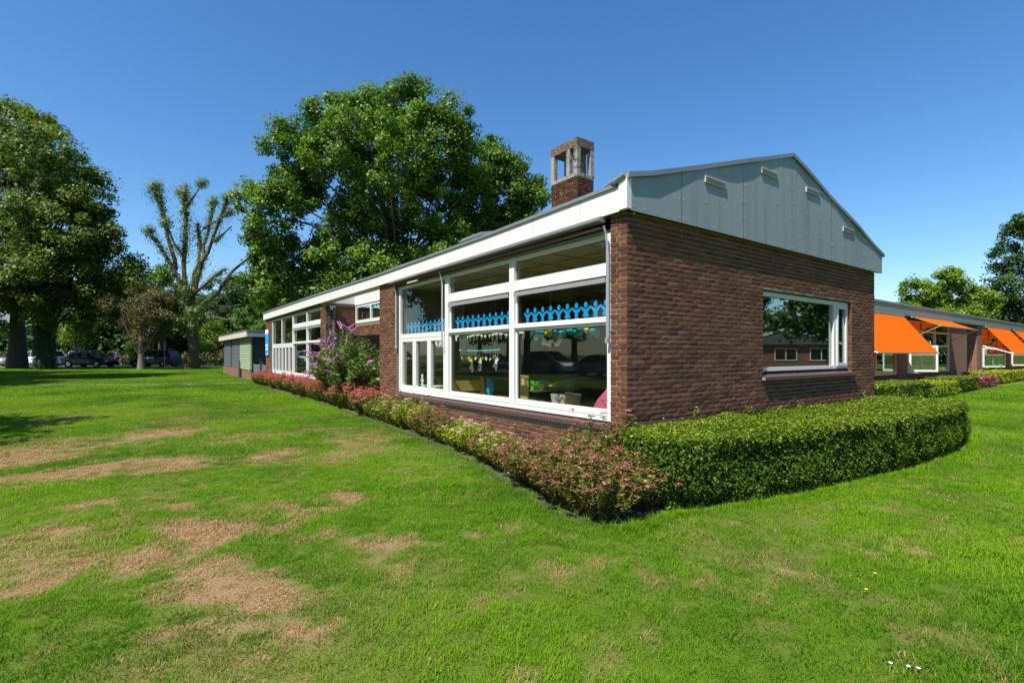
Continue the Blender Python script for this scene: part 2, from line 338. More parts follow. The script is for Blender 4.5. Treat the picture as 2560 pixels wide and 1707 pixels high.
def in_poly(px, py, poly):
    inside = np.zeros(px.shape, bool); n = len(poly)
    for i in range(n):
        x0, y0 = poly[i]; x1, y1 = poly[(i + 1) % n]
        c = ((y0 > py) != (y1 > py)) & (px < (x1 - x0) * (py - y0) / (y1 - y0 + 1e-12) + x0)
        inside ^= c
    return inside

def path_y(X): return 24.4 - 0.13 * (X + 12)  * -1 * 0.9 + 0.0
# two roads: one beside the lawn (parallel to the long facade), one across the far end
def road_a(t): return (t > -24.8) & (t < -18.6)

m, nt, b, _ = newmat('lawn_ground')
at = nd(nt, 'ShaderNodeAttribute', attribute_name='dry').outputs['Fac']
g = mixcol(nt, noise(nt, 22, 5), (0.040, 0.075, 0.006), (0.11, 0.18, 0.012))
d = mixcol(nt, noise(nt, 45, 6, rough=0.7), (0.13, 0.085, 0.04), (0.36, 0.24, 0.125))
nt.links.new(mixcol(nt, at, g, d), b.inputs['Base Color']); b.inputs['Roughness'].default_value = 1.0; b.inputs['Specular IOR Level'].default_value = 0.1
bump(nt, b, noise(nt, 60, 5), 0.8, 0.03)
M['lawn'] = m
def axis(lo, hi, step, far, g=1.25):
    c = list(np.arange(lo, hi, step)); x = hi; st = step
    out = []
    while x < far: out.append(x); st *= g; x += st
    out.append(far); x = lo; st = step; neg = []
    while x > -far: st *= g; x -= st; neg.append(max(x, -far))
    return np.array(sorted(set(np.round(neg + c + out, 4))))
ax = axis(-12, 8, 0.1, 600); ay = axis(1, 12, 0.1, 900)
GX, GY = np.meshgrid(ax, ay, indexing='ij')
GZ = terrain(GX, GY) + 0.015 * (fbm(GX * 0.7, GY * 0.7) - 0.5) * (np.abs(GX) < 30) * (GY < 40)
idx = np.arange(GX.size).reshape(GX.shape)
F = np.stack([idx[:-1, :-1], idx[1:, :-1], idx[1:, 1:], idx[:-1, 1:]], -1).reshape(-1, 4)
lawn = obj('lawn', mesh_np('lawn', np.stack([GX, GY, GZ], -1).reshape(-1, 3), F, M['lawn'], {'dry': dryness(GX.ravel(), GY.ravel())}, True))
tag(lawn, 'mown green lawn with dry straw coloured patches', kind='structure')
def ground_z(X, Y): return terrain(X, Y) + 0.015 * (fbm(np.asarray(X) * 0.7, np.asarray(Y) * 0.7) - 0.5) * (np.abs(X) < 30) * (Y < 40)

def sheet(name, poly_w, z, mat, label):     # flat sheet following a polygon in world XY, cut into quads along its length
    mb = MB(); n = len(poly_w) // 2
    L = poly_w[:n]; Rr = poly_w[n:][::-1]
    vs = []; fs = []
    for (a, b_) in zip(L, Rr):
        for p in (a, b_): vs.append((p[0], p[1], float(terrain(np.float64(p[0]), np.float64(p[1]))) + z))
    for i in range(n - 1): fs.append((2 * i, 2 * i + 1, 2 * i + 3, 2 * i + 2))
    mb.add(vs, fs); o = mb.build(name, mat); tag(o, label, kind='structure'); return o
# garden bed
bp = [W(t, s) for t, s in BED]
mb = MB()
ring = [(p.x, p.y, float(terrain(p.x, p.y)) + 0.009) for p in bp]
inner = []
for t, s in BED:
    q = W(0.4 if s > -0.2 else -0.1, max(s, 0.1) if s > -0.2 else s + 0.6); inner.append((q.x, q.y, float(terrain(q.x, q.y)) + 0.03))
nB = len(BED)
mb.add(ring + inner, [(i, i + 1, nB + i + 1, nB + i) for i in range(nB - 1)])
low = [(p[0], p[1], p[2] - 0.06) for p in ring]
mb.add(ring + low, [(i, nB + i, nB + i + 1, i + 1) for i in range(nB - 1)])
tag(mb.build('flower_bed', M['soil']), 'dark soil bed along the foot of the brick facade', kind='structure')
# gravel path on the lawn
xs = np.linspace(-60, -12.3, 30)
def py(x): return 24.15 + (x + 12.3) * 0.135 + 0.12 * math.sin(x * 0.5)
sheet('path', [(x, py(x) + 0.42) for x in xs] + [(x, py(x) - 0.42) for x in xs[::-1]], 0.012, M['gravel'], 'narrow gravel path worn across the lawn')
# roads
ss = np.linspace(-60, 130, 60)
sheet('road', [tuple(W(-18.7, s)[:2]) for s in ss] + [tuple(W(-24.4, s)[:2]) for s in ss[::-1]], 0.03, M['asphalt'], 'street running beside the lawn')
xs = np.linspace(-130, 5, 50)
sheet('road', [(x, 55.0) for x in xs] + [(x, 47.3) for x in xs[::-1]], 0.02, M['asphalt'], 'street across the far end of the lawn')

# ------------------------------------------------------------------ brick laying
HB = 0.0505; COURSE = 0.0625; LB = 0.21; LJ = 0.22
def brick_shape(L, rg, depth=0.04, amp=1.0):
    nx = 6 if L > 0.13 else 4; nz = 3
    xs = np.linspace(-L / 2, L / 2, nx); zs = np.linspace(0, HB, nz)
    vs = []; fs = []
    tilt = rg.uniform(-0.003, 0.003) * amp; base = rg.uniform(0.0, 0.0105) * amp + 0.001; bul = rg.uniform(0.0, 0.45); hi = rg.uniform(-0.006, 0.006)
    for i in range(nx):
        for j in range(nz):
            edge = (i in (0, nx - 1)) + (j in (0, nz - 1))
            out = base + rg.uniform(0, 0.0056) * amp + ((0.0045 if j == 1 else -0.001 if j == 2 else -0.0035) * bul - 0.004 * (i in (0, nx - 1))) * (amp - 0.3) + tilt * (xs[i] / L) * 2 - 0.0025 * (edge > 0) - 0.0015 * (edge > 1)
            vs.append((xs[i] + (rg.uniform(-0.003, 0.003) if 0 < i < nx - 1 else rg.uniform(-0.0015, 0.0015)), -out, zs[j] + rg.uniform(-0.0010, 0.0010) + (hi + rg.uniform(-0.004, 0.004) if j == 1 else 0)))
    for i in range(nx - 1):
        for j in range(nz - 1):
            a = i * nz + j; fs.append((a, a + nz, a + nz + 1, a + 1))
    ringi = [i * nz for i in range(nx)] + [(nx - 1) * nz + j for j in range(1, nz)] + [i * nz + nz - 1 for i in range(nx - 2, -1, -1)] + [j for j in range(nz - 2, 0, -1)]
    o = len(vs)
    for k in ringi: vs.append((vs[k][0], depth, vs[k][2]))
    n = len(ringi)
    for k in range(n): fs.append((ringi[k], o + k, o + (k + 1) % n, ringi[(k + 1) % n]))
    return vs, fs
RB = rng_of(11)
BRICKS = []            # (face 'R' or 'L', plane, centre along, z, length, depth)
def lay(face, plane, a0, a1, z0, z1, off=0, corner=None, holes=()):
    k0 = int(round(z0 / COURSE)); k1 = int(math.floor(z1 / COURSE + 1e-6))
    for k in range(k0, k1):
        z = k * COURSE; odd = (k + off) % 2
        x = a0; first = True
        while x < a1 - 0.02:
            L = LB + RB.uniform(-0.006, 0.006); dep = 0.04
            if first:
                if corner == 'a':           # starts at the building corner
                    L = 0.10 if odd else 0.155 if face == 'L' else 0.21; dep = 0.10
                    if face == 'R': L = 0.21 if odd else 0.10
                elif odd: L = 0.10
                first = False
            e = min(x + L, a1)
            if a1 - e < 0.045: e = a1
            hit = [h for h in holes if h[0] < e - 0.01 and h[1] > x + 0.01 and h[2] < z + 0.05 and h[3] > z + 0.012]
            if hit:
                h = hit[0]
                if x < h[0] - 0.03: BRICKS.append((face, plane, (x + h[0]) / 2, z, h[0] - x, 0.04)); x = h[1]; first = (k % 2 == 1)
                else: x = max(x, h[1]) if x >= h[0] - 0.03 else e + 0.01
                first = True
                continue
            BRICKS.append((face, plane, (x + e) / 2, z, e - x, dep)); x = e + 0.010

WIN_R = (3.15, 6.52, 1.135, 2.515)
lay('R', 0.0, 0.002, 7.66, 0.0, 3.19, 0, 'a', [WIN_R])
lay('L', 0.0, 0.002, 0.255, 0.0, 3.19, 0, 'a')
lay('L', 0.0, 0.265, 6.69, 0.0, 0.56, 1)
lay('L', 0.0, 6.70, 7.69, 0.0, 3.14, 0)
lay('L', 0.0, 12.33, 12.66, 0.0, 3.12, 0)
lay('L', 0.0, 12.67, 20.17, 0.0, 0.56, 1)
lay('L', 0.0, 20.18, 21.40, 0.0, 3.10, 0)
lay('R', 12.33, 0.06, 1.02, 0.8, 3.10, 0)
lay('L', 1.02, 7.75, 12.33, 0.8, 2.45, 0)
lay('L', 6.52, 0.008, 0.105, 1.1875, 2.515, 0)

school = empty('school_building', W(0, 0), ROT)
tag(school, 'single storey brown brick school with white fascia and grey gable', 'school')
walls = MB()
W8 = 0.004
for (s0, s1, z1) in ((W8, 0.255, 3.19), (6.69, 7.69, 3.14), (12.33, 12.66, 3.12), (20.18, 21.40, 3.10)): walls.box(W8, 0.25, s0, s1, -0.1, z1)
walls.box(W8, 0.25, 0.255, 6.69, -0.1, 0.56); walls.box(W8, 0.25, 12.66, 20.18, -0.1, 0.56)
walls.box(0.25, 3.15 - W8, W8, 0.25, -0.1, 3.42); walls.box(6.52 + W8, 7.66, W8, 0.25, -0.1, 3.42)
walls.box(3.15 - W8, 6.52 + W8, W8, 0.25, -0.1, 1.125); walls.box(3.15 - W8, 6.52 + W8, W8, 0.25, 2.52, 3.42)
walls.box(0.25, 1.02 + W8, 12.33 + W8, 12.58, -0.1, 3.14); walls.box(1.02 + W8, 1.27, 7.69, 12.33 + W8, -0.1, 2.47)
walls.box(1.02 + W8, 1.27, 7.69, 12.33 + W8, 3.09, 3.14)
walls.box(0.25, 1.02 + W8, 7.44, 7.69 - W8, -0.1, 3.14)
walls.box(7.42, 7.66, 0.25, 21.4, -0.1, 3.14); walls.box(0.25, 7.42, 21.15, 21.4, -0.1, 3.14)
wall = walls.build('brick_wall', M['mortar'], school)
# the bricks that show largest stand alone, the rest are one mesh
camp = np.array([0, 0, EYE])
def bworld(bk):
    f, pl, a, z, L, dep = bk
    p = W(a, pl, z + 0.025) if f == 'R' else W(pl, a, z + 0.025)
    return np.array(p)
def facing(bk):
    p = bworld(bk); n = -UX if bk[0] == 'R' else -VX
    d = camp[:2] - p[:2]; D = np.linalg.norm(camp - p); return (d @ n) / D ** 3
full = [i for i, bk in enumerate(BRICKS) if bk[4] > 0.195 and bk[5] < 0.05 and bk[1] == 0.0 and not (bk[0] == 'R' and bk[2] < 3.2 and bk[3] < 0.56)]
full.sort(key=lambda i: -facing(BRICKS[i])); solo = set(full[:300])
variants = []
for k in range(20):
    vs, fs = brick_shape(LB, RB, 0.04, 0.62 if k < 12 else 0.45); mb = MB(); mb.add(vs, fs, 0, 0.0); variants.append(mb.mesh('brick', M['brick']))
rest = MB()
for i, bk in enumerate(BRICKS):
    f, pl, a, z, L, dep = bk
    if i in solo:
        o = obj('brick', variants[int(RB.integers(12) if f == 'R' else 12 + RB.integers(8))], wall, (a, pl, z) if f == 'R' else (pl, a, z), 0.0 if f == 'R' else -math.pi / 2)
        o.scale = (L / LB, 1, 1)
    else:
        vs, fs = brick_shape(L, RB, dep, 0.62 if f == 'R' else 0.45)
        if f == 'R': vs = [(a + x, pl + y, z + h) for x, y, h in vs]
        else: vs = [(pl + y, a - x, z + h) for x, y, h in vs]
        rest.add(vs, fs, 0, RB.uniform(0.001, 1))
tag(rest.build('brick', M['brick'], wall), kind='stuff')

# sills: dark tiles laid on edge
def tiles(name_single, face, plane_out, plane_in, a0, a1, ztop, zin, single, th=0.062):
    n = max(1, int((a1 - a0) / 0.066)); step = (a1 - a0) / n
    def tile(c, rg):
        w = step / 2 - 0.003; j = rg.uniform(-0.003, 0.003)
        if face == 'L': p = [(plane_out + j, c - w, ztop - th), (plane_in, c - w, ztop - th), (plane_in, c + w, ztop - th), (plane_out + j, c + w, ztop - th), (plane_out + j, c - w, ztop), (plane_in, c - w, zin), (plane_in, c + w, zin), (plane_out + j, c + w, ztop)]
        else: p = [(c - w, plane_out + j, ztop - th), (c + w, plane_out + j, ztop - th), (c + w, plane_in, ztop - th), (c - w, plane_in, ztop - th), (c - w, plane_out + j, ztop), (c + w, plane_out + j, ztop), (c + w, plane_in, zin), (c - w, plane_in, zin)]
        return p
    sillo = MB()
    if face == 'L': sillo.box(plane_out + 0.012, plane_in, a0, a1, ztop - th + 0.006, ztop - 0.008)
    else: sillo.box(a0, a1, plane_out + 0.012, plane_in, ztop - th + 0.006, ztop - 0.008)
    so = sillo.build('window_sill', M['mortar'], school)
    allm = MB()
    for k in range(n):
        c = a0 + (k + 0.5) * step
        if single:
            mb = MB(); mb.hexa(tile(0.0, RB)); o = mb.build('sill_tile', M['sill'], so)
            o.location = (0, c, 0) if face == 'L' else (c, 0, 0)
        else: allm.hexa(tile(c, RB))
    if not single: tag(allm.build('sill_tile', M['sill'], so), kind='stuff')
tiles('sill_tile', 'L', -0.055, 0.10, 0.262, 6.74, 0.632, 0.662, True)
tiles('sill_tile', 'L', -0.055, 0.10, 12.67, 20.25, 0.632, 0.662, False)
tiles('sill_tile', 'R', -0.062, 0.11, 3.12, 6.60, 1.150, 1.19, True, 0.055)

# fascia on the long side
FS = [0, 2.95, 5.4, 7.66, 10.1, 12.66, 15.6, 18.6, 21.62]
def f_bot(s): return float(np.interp(s, [0, 7.66, 12.66, 21.6], [3.195, 3.138, 3.122, 3.085]))
def f_top(s): return float(np.interp(s, [0, 3, 7.66, 12.66, 21.6], [3.49, 3.42, 3.375, 3.395, 3.375]))
fa = empty('fascia', parent=school)
for a, b_ in zip(FS[:-1], FS[1:]):
    mb = MB(); a2 = a + 0.002; b2 = b_ - 0.002
    if a == 0: a2 = 0.05
    t0, t1 = -0.075, -0.045
    if a in (7.66, 10.1): t1 = 0.22          # the beam across the open recess
    mb.hexa([(t0, a2, f_bot(a)), (t1, a2, f_bot(a)), (t1, b2, f_bot(b_)), (t0, b2, f_bot(b_)), (t0, a2, f_top(a)), (t1, a2, f_top(a)), (t1, b2, f_top(b_)), (t0, b2, f_top(b_))])
    mb.build('fascia_panel', M['fascia'], fa)
mb = MB(); mb.box(-0.09, -0.012, -0.082, 0.048, 3.205, 3.575); mb.build('corner_cap', M['fascia'], fa)
mb = MB()
for a, b_ in zip(FS[:-1], FS[1:]):
    e0 = 0.09 if a == 0 else a
    mb.hexa([(-0.10, e0, f_top(e0) + 0.001), (0.12, e0, f_top(e0) + 0.001), (0.12, b_, f_top(b_) + 0.001), (-0.10, b_, f_top(b_) + 0.001), (-0.10, e0, f_top(e0) + 0.045), (0.12, e0, f_top(e0) + 0.075), (0.12, b_, f_top(b_) + 0.075), (-0.10, b_, f_top(b_) + 0.045)])
mb.build('roof_edge', M['zinc'], school)
mb = MB(); mb.tube([(-0.10, -0.06, 3.60), (-0.10, 0.10, f_top(0) + 0.06), (-0.03, 0.3, f_top(0.3) + 0.07)], [0.03, 0.035, 0.03], 8); mb.build('roof_corner_flashing', M['zinc'], school)
# soffit closing the gap behind the fascia
mb = MB()
for a, b_ in ((0.05, 7.66), (12.66, 21.62)):
    mb.hexa([(-0.044, a, f_bot(a) + 0.012), (0.10, a, f_bot(a) + 0.012), (0.10, b_, f_bot(b_) + 0.012), (-0.044, b_, f_bot(b_) + 0.012), (-0.044, a, f_bot(a) + 0.03), (0.10, a, f_bot(a) + 0.03), (0.10, b_, f_bot(b_) + 0.03), (-0.044, b_, f_bot(b_) + 0.03)])
mb.build('soffit', M['redwood'], school)
# roof slopes (open above the recess)
RID = (3.91, 4.70); E0 = 3.50
def rz(t): return E0 + (RID[1] - E0) * (t / RID[0]) if t < RID[0] else RID[1] - (RID[1] - E0) * ((t - RID[0]) / (7.8 - RID[0]))
mb = MB()
def slab(t0, t1, s0, s1):
    mb.hexa([(t0, s0, rz(t0) - 0.09), (t1, s0, rz(t1) - 0.09), (t1, s1, rz(t1) - 0.09), (t0, s1, rz(t0) - 0.09), (t0, s0, rz(t0)), (t1, s0, rz(t1)), (t1, s1, rz(t1)), (t0, s1, rz(t0))])
slab(0.12, 3.91, -0.05, 7.62); slab(1.1, 3.91, 7.62, 12.4); slab(0.12, 3.91, 12.4, 21.6); slab(3.91, 7.8, -0.05, 21.6)
mb.build('roof', M['roof'], school)
# recess: white band and clerestory window
mb = MB(); mb.box(0.98, 1.02, 7.7, 12.29, 3.085, 3.50); mb.box(0.24, 1.02, 12.29, 12.33, 3.13, 3.46); mb.build('recess_band', M['fascia'], school)
def frame_box(mb, axis_, p0, p1, a0, a1, z0, z1):
    if axis_ == 'L': mb.box(p0, p1, a0, a1, z0, z1)
    else: mb.box(a0, a1, p0, p1, z0, z1)
win = MB()
for a, b_ in ((9.6, 9.68), (10.90, 10.98), (12.20, 12.28), (8.3, 8.38)): frame_box(win, 'L', 1.00, 1.06, a, b_, 2.50, 3.08)
for a, b_ in ((8.38, 9.6), (9.68, 10.90), (10.98, 12.20)):
    frame_box(win, 'L', 1.001, 1.059, a, b_, 2.50, 2.60); frame_box(win, 'L', 1.001, 1.059, a, b_, 3.01, 3.08)
wo = win.build('window', M['white'], school)
for a, b_ in ((8.38, 9.6), (9.68, 10.90), (10.98, 12.20)):
    mb = MB(); frame_box(mb, 'L', 1.025, 1.031, a, b_, 2.60, 3.01); mb.build('pane', M['glass'], wo)
mb = MB(); frame_box(mb, 'L', 1.03, 1.30, 8.3, 12.28, 2.475, 2.495); mb.build('window_ledge', M['white'], wo)
mb = MB(); mb.tube([(0.30, 12.24, 3.1), (0.30, 12.24, 0.1)], 0.045, 8); mb.build('drainpipe', M['louvre'], school)
mb = MB(); mb.box(0.15, 0.33, 12.18, 12.29, 2.98, 3.03); mb.box(0.16, 0.22, 12.10, 12.2, 2.9, 2.97); mb.build('outdoor_lamp', M['alu'], school)

# big classroom windows
def bars(mb, lst):
    for (p0, p1, a0, a1, z0, z1) in lst: mb.box(p0, p1, a0, a1, z0, z1)
def panes(parent, lst, p=0.088):
    for a0, a1, z0, z1 in lst:
        mb = MB(); mb.box(p, p + 0.008, a0, a1, z0, z1); mb.build('pane', M['glass'], parent)
        mb = MB(); g_ = 0.011
        mb.box(p - 0.012, p - 0.001, a0, a1, z0, z0 + g_); mb.box(p - 0.012, p - 0.001, a0, a1, z1 - g_, z1); mb.box(p - 0.0115, p - 0.001, a0, a0 + g_, z0 + g_, z1 - g_); mb.box(p - 0.0115, p - 0.001, a1 - g_, a1, z0 + g_, z1 - g_)
        mb.build('gasket', M['louvre'], parent)
def sub_frame(parent, a0, a1, z0, z1, w=0.055, p0=0.05, p1=0.105, name='casement', bottom=0.07):
    mb = MB(); mb.box(p0, p1, a0, a0 + w, z0, z1); mb.box(p0, p1, a1 - w, a1, z0, z1)
    mb.box(p0 + 0.001, p1 - 0.001, a0 + w, a1 - w, z0, z0 + bottom); mb.box(p0 + 0.001, p1 - 0.001, a0 + w, a1 - w, z1 - w, z1)
    o = mb.build(name, M['white'], parent)
    g = MB(); g.box(0.084, 0.092, a0 + w, a1 - w, z0 + bottom, z1 - w); g.build('pane', M['glass'], o)
    return o
def classroom_window(S0, sgn, n_cas, name='window'):
    # S0: the jamb beside the two transomed bays, sgn: direction of s away from it; module lengths from the survey
    def A(x): return S0 + sgn * x
    def rg(x0, x1): return (min(A(x0), A(x1)), max(A(x0), A(x1)))
    fr = MB(); Pz0, Pz1 = 0.672, 3.00
    posts = [(0.0, 0.075), (2.02, 2.15), (4.10, 4.24)]
    wid = 6.36 if n_cas == 3 else 7.50
    posts.append((wid - 0.08, wid))
    if n_cas != 3: posts[1] = (1.70, 1.82); posts[2] = (3.70, 3.84); posts.append((5.62, 5.70))
    for i, (x0, x1) in enumerate(posts):
        a0, a1 = rg(x0, x1); fr.box(0.028, 0.12, a0, a1, Pz0 if i < 4 else 1.95, Pz1)
    segs = sorted(posts[:3]) ; tall0 = posts[2][1]; tall1 = wid - 0.08
    for (x0, x1) in ((posts[0][1], posts[1][0]), (posts[1][1], posts[2][0])):
        a0, a1 = rg(x0, x1)
        fr.box(0.036, 0.118, a0, a1, 2.485, 2.605); fr.box(0.02, 0.116, a0, a1, 1.905, 1.945); fr.box(0.042, 0.1165, a0, a1, 1.868, 1.895); fr.box(0.05, 0.116, a0, a1, 1.895, 1.905); fr.box(0.03, 0.117, a0, a1, Pz0, 0.725); fr.box(0.046, 0.1165, a0, a1, 0.738, 0.785); fr.box(0.06, 0.116, a0, a1, 0.725, 0.738); fr.box(0.045, 0.117, a0, a1, 2.94, Pz1)
        fr.box(0.055, 0.116, a0, a1, 2.605, 2.645)
    a0, a1 = rg(tall0, tall1)
    if n_cas == 3: fr.box(0.036, 0.118, a0, a1, 1.855, 1.945)
    else: fr.box(0.036, 0.1185, a0, a1, 1.855, 1.945)
    fr.box(0.03, 0.117, a0, a1, Pz0, 0.755); fr.box(0.045, 0.117, a0, a1, 2.94, Pz1)
    wo = fr.build(name, M['white'], school)
    for (x0, x1) in ((posts[0][1], posts[1][0]), (posts[1][1], posts[2][0])):
        a0, a1 = rg(x0, x1)
        panes(wo, [(a0, a1, 2.645, 2.94), (a0, a1, 1.945, 2.485), (a0, a1, 0.785, 1.865)])
        mb = MB(); mb.box(0.0, 0.035, a0 + 0.02, a1 - 0.02, 2.395, 2.455); mb.build('vent_strip', M['alu'], wo)
        gb = MB()
        for (z0, z1) in ((1.945, 2.485), (0.785, 1.865)):
            gb.box(0.062, 0.083, a0, a0 + 0.035, z0, z1); gb.box(0.062, 0.083, a1 - 0.035, a1, z0, z1); gb.box(0.063, 0.082, a0 + 0.035, a1 - 0.035, z0, z0 + 0.03)
        gb.build('glazing_bead', M['white'], wo)
    if n_cas == 3:
        a0, a1 = rg(tall0, tall1); panes(wo, [(a0, a1, 1.945, 2.94)])
        st = (tall1 - tall0) / 3
        for k in range(3):
            c0, c1 = rg(tall0 + k * st + 0.004, tall0 + (k + 1) * st - 0.004); sub_frame(wo, c0, c1, 0.758, 1.852, 0.075, 0.04, 0.1)
    else:
        a0, a1 = rg(tall0, posts[4][0]); panes(wo, [(a0, a1, 1.945, 2.94)]); a0, a1 = rg(posts[4][1], tall1); panes(wo, [(a0, a1, 1.945, 2.94)])
        st = (tall1 - tall0) / n_cas
        for k in range(n_cas):
            c0, c1 = rg(tall0 + k * st + 0.003, tall0 + (k + 1) * st - 0.003); sub_frame(wo, c0, c1, 0.758, 1.852, 0.075, 0.04, 0.1)
    return wo
classroom_window(0.262, 1, 3)
classroom_window(12.67, 1, 6)
# awning cassette and guide rails over the near window
mb = MB(); mb.prism([(-0.15, 3.15), (-0.145, 3.118), (-0.09, 3.105), (-0.02, 3.105), (-0.02, 3.165), (-0.10, 3.175)], lambda a, z, d: (a, d, z + (f_bot(d) - 3.17) * 1.0), 0.325, 6.80)
ca = mb.build('awning_cassette', M['alu'], school)
mb = MB(); mb.box(-0.09, -0.03, 0.34, 6.79, 3.045, 3.075); mb.build('cloth_roll', M['redwood'], ca)
for a in (0.285, 4.50, 6.66):
    mb = MB(); mb.tube([(-0.09, a, 3.07), (-0.055, a, 2.98), (-0.03, a, 2.85), (-0.03, a, 1.70)], 0.015, 6); mb.box(-0.05, -0.01, a - 0.02, a + 0.02, 1.64, 1.70); mb.build('guide_rail', M['alu'], ca)

# gable-side window
fr = MB()
fr.box(3.155, 3.235, 0.07, 0.15, 1.235, 2.50); fr.box(6.45, 6.515, 0.07, 0.15, 1.235, 2.50); fr.box(5.885, 5.99, 0.068, 0.15, 1.235, 2.50)
for a, b_ in ((3.235, 5.885), (5.99, 6.45)): fr.box(a, b_, 0.072, 0.148, 1.235, 1.295); fr.box(a, b_, 0.072, 0.148, 2.43, 2.50)
wo = fr.build('window', M['white'], school)
mb = MB(); mb.box(3.235, 5.885, 0.11, 0.118, 1.295, 2.43); mb.build('pane', M['glass_r'], wo)
mb = MB(); mb.box(5.995, 6.05, 0.05, 0.10, 1.285, 2.43); mb.box(6.395, 6.445, 0.05, 0.10, 1.285, 2.43); mb.box(6.05, 6.395, 0.051, 0.099, 1.285, 1.345); mb.box(6.05, 6.395, 0.051, 0.099, 2.37, 2.43)
co = mb.build('casement', M['white'], wo); mb = MB(); mb.box(6.05, 6.395, 0.08, 0.088, 1.345, 2.37); mb.build('pane', M['glass_r'], co)
mb = MB(); mb.box(3.155, 6.515, 0.09, 0.15, 1.185, 1.233); mb.build('sill_board', M['black'], wo)

# gable of grey panels
gab = empty('gable', parent=school)
J = [-0.02, 0.95, 2.43, 3.91, 5.39, 6.88, 7.84]
def gtop(t): return 3.575 + (4.735 - 3.575) * (t / 3.91) if t <= 3.91 else 4.735 - (4.735 - 3.575) * ((t - 3.91) / (7.84 - 3.91))
bolts = MB(); rb = rng_of(3)
for a, b_ in zip(J[:-1], J[1:]):
    a2, b2 = a + 0.007, b_ - 0.007
    mb = MB(); mb.prism([(a2, 3.188), (b2, 3.188), (b2, gtop(b2)), (a2, gtop(a2))], lambda x, z, d: (x, d, z), -0.082, -0.068)
    mb.build('gable_panel', M['gable'], gab)
    def bolt(x, z): bolts.lathe([(0.0065, 0), (0.006, -0.006), (0.003, -0.009)], (x, -0.082, z), 6, 0, 'y')
    for x in (a + 0.045, b_ - 0.045):
        z = 3.25
        while z < gtop(x) - 0.1: bolt(x, z); z += 0.24
    n = 4
    for k in range(1, n): bolt(a + (b_ - a) * k / n, 3.235)
    z = 3.55
    while z < gtop((a + b_) / 2) - 0.25:
        for q in (0.36, 0.68): bolt(a + (b_ - a) * q, z)
        z += 0.33
bolts.build('bolt', M['bolt'], gab)['kind'] = 'stuff'
for x in J[1:-1]:
    mb = MB(); mb.box(x - 0.0065, x + 0.0065, -0.0825, -0.0675, 3.19, gtop(x) - 0.02); mb.build('joint_strip', M['louvre'], gab)
mb = MB(); mb.prism([(-0.02, 3.20), (7.83, 3.20), (7.83, gtop(7.83) - 0.02), (3.91, 4.70), (-0.02, gtop(0) - 0.02)], lambda x, z, d: (x, d, z), -0.066, 0.0); mb.build('gable_backing', M['black'], gab)
capm = MB()
for (t0, t1) in ((-0.09, 3.91), (3.91, 7.90)):
    n = 9
    for k in range(n):
        x0 = t0 + (t1 - t0) * k / n; x1 = t0 + (t1 - t0) * (k + 1) / n
        wv = lambda x: -0.112 - 0.012 * math.sin(x * 3.1 + 0.6)
        z0, z1 = gtop(max(x0, 0)), gtop(max(x1, 0))
        capm.hexa([(x0, wv(x0), z0 - 0.022), (x1, wv(x1), z1 - 0.022), (x1, 0.02, z1 - 0.022), (x0, 0.02, z0 - 0.022), (x0, wv(x0), z0 + 0.04), (x1, wv(x1), z1 + 0.04), (x1, 0.02, z1 + 0.04), (x0, 0.02, z0 + 0.04)])
capm.build('verge_cap', M['zinc'], gab)
for t0, z1 in ((1.456, 3.90), (2.92, 4.335), (4.385, 4.325), (5.865, 3.88)):
    mb = MB(); z0 = z1 - 0.09; t1 = t0 + 0.485
    mb.box(t0, t1, -0.104, -0.083, z0, z0 + 0.012); mb.box(t0, t1, -0.104, -0.083, z1 - 0.012, z1); mb.box(t0, t0 + 0.012, -0.103, -0.083, z0 + 0.012, z1 - 0.012); mb.box(t1 - 0.012, t1, -0.103, -0.083, z0 + 0.012, z1 - 0.012)
    vo = mb.build('gable_vent', M['vent'], gab)
    mb = MB(); mb.box(t0 + 0.012, t1 - 0.012, -0.0865, -0.083, z0 + 0.012, z1 - 0.012); mb.build('vent_backing', M['black'], vo)
    for k in range(3):
        zz = z0 + 0.022 + k * 0.021
        mb = MB(); mb.hexa([(t0 + 0.012, -0.107, zz), (t1 - 0.012, -0.107, zz), (t1 - 0.012, -0.090, zz + 0.008), (t0 + 0.012, -0.090, zz + 0.008), (t0 + 0.012, -0.107, zz + 0.006), (t1 - 0.012, -0.107, zz + 0.006), (t1 - 0.012, -0.090, zz + 0.014), (t0 + 0.012, -0.090, zz + 0.014)])
        mb.build('vent_slat', M['vent'], vo)

# chimney
ch = empty('chimney', parent=school)
T0, T1, S0, S1 = 3.50, 4.03, 4.52, 5.43
mb = MB(); mb.box(T0 + W8, T1 - W8, S0 + W8, S1 - W8, 4.3, 5.64); mb.build('chimney_stack', M['mortar'], ch)
cb = MB(); keep = BRICKS; BRICKS = []
lay('R', S0, T0 + 0.002, T1, 4.375, 5.63, 0, 'a'); lay('L', T0, S0 + 0.002, S1, 4.375, 5.63, 0, 'a')
for f, pl, a, z, L, dep in BRICKS:
    vs, fs = brick_shape(L, RB, dep)
    vs = [(a + x, pl + y, z + h) for x, y, h in vs] if f == 'R' else [(pl + y, a - x, z + h) for x, y, h in vs]
    cb.add(vs, fs, 0, RB.uniform(0.001, 1))
BRICKS = keep
cb.build('brick', M['brick_soot'], ch)['kind'] = 'stuff'
cc = MB(); zb, zt_ = 5.64, 6.53
cc.box(T0 - 0.01, T1 + 0.01, S0 - 0.01, S1 + 0.01, zb, zb + 0.085)
for (a, b_) in ((S0 - 0.009, S0 + 0.11), (S0 + 0.25, S0 + 0.37), (S1 - 0.11, S1 + 0.009)):
    for (c, d_) in ((T0 - 0.009, T0 + 0.10), (T1 - 0.10, T1 + 0.009)): cc.box(c, d_, a, b_, zb + 0.085, zt_ - 0.20)
cc.build('concrete_lantern', M['concrete'], ch)
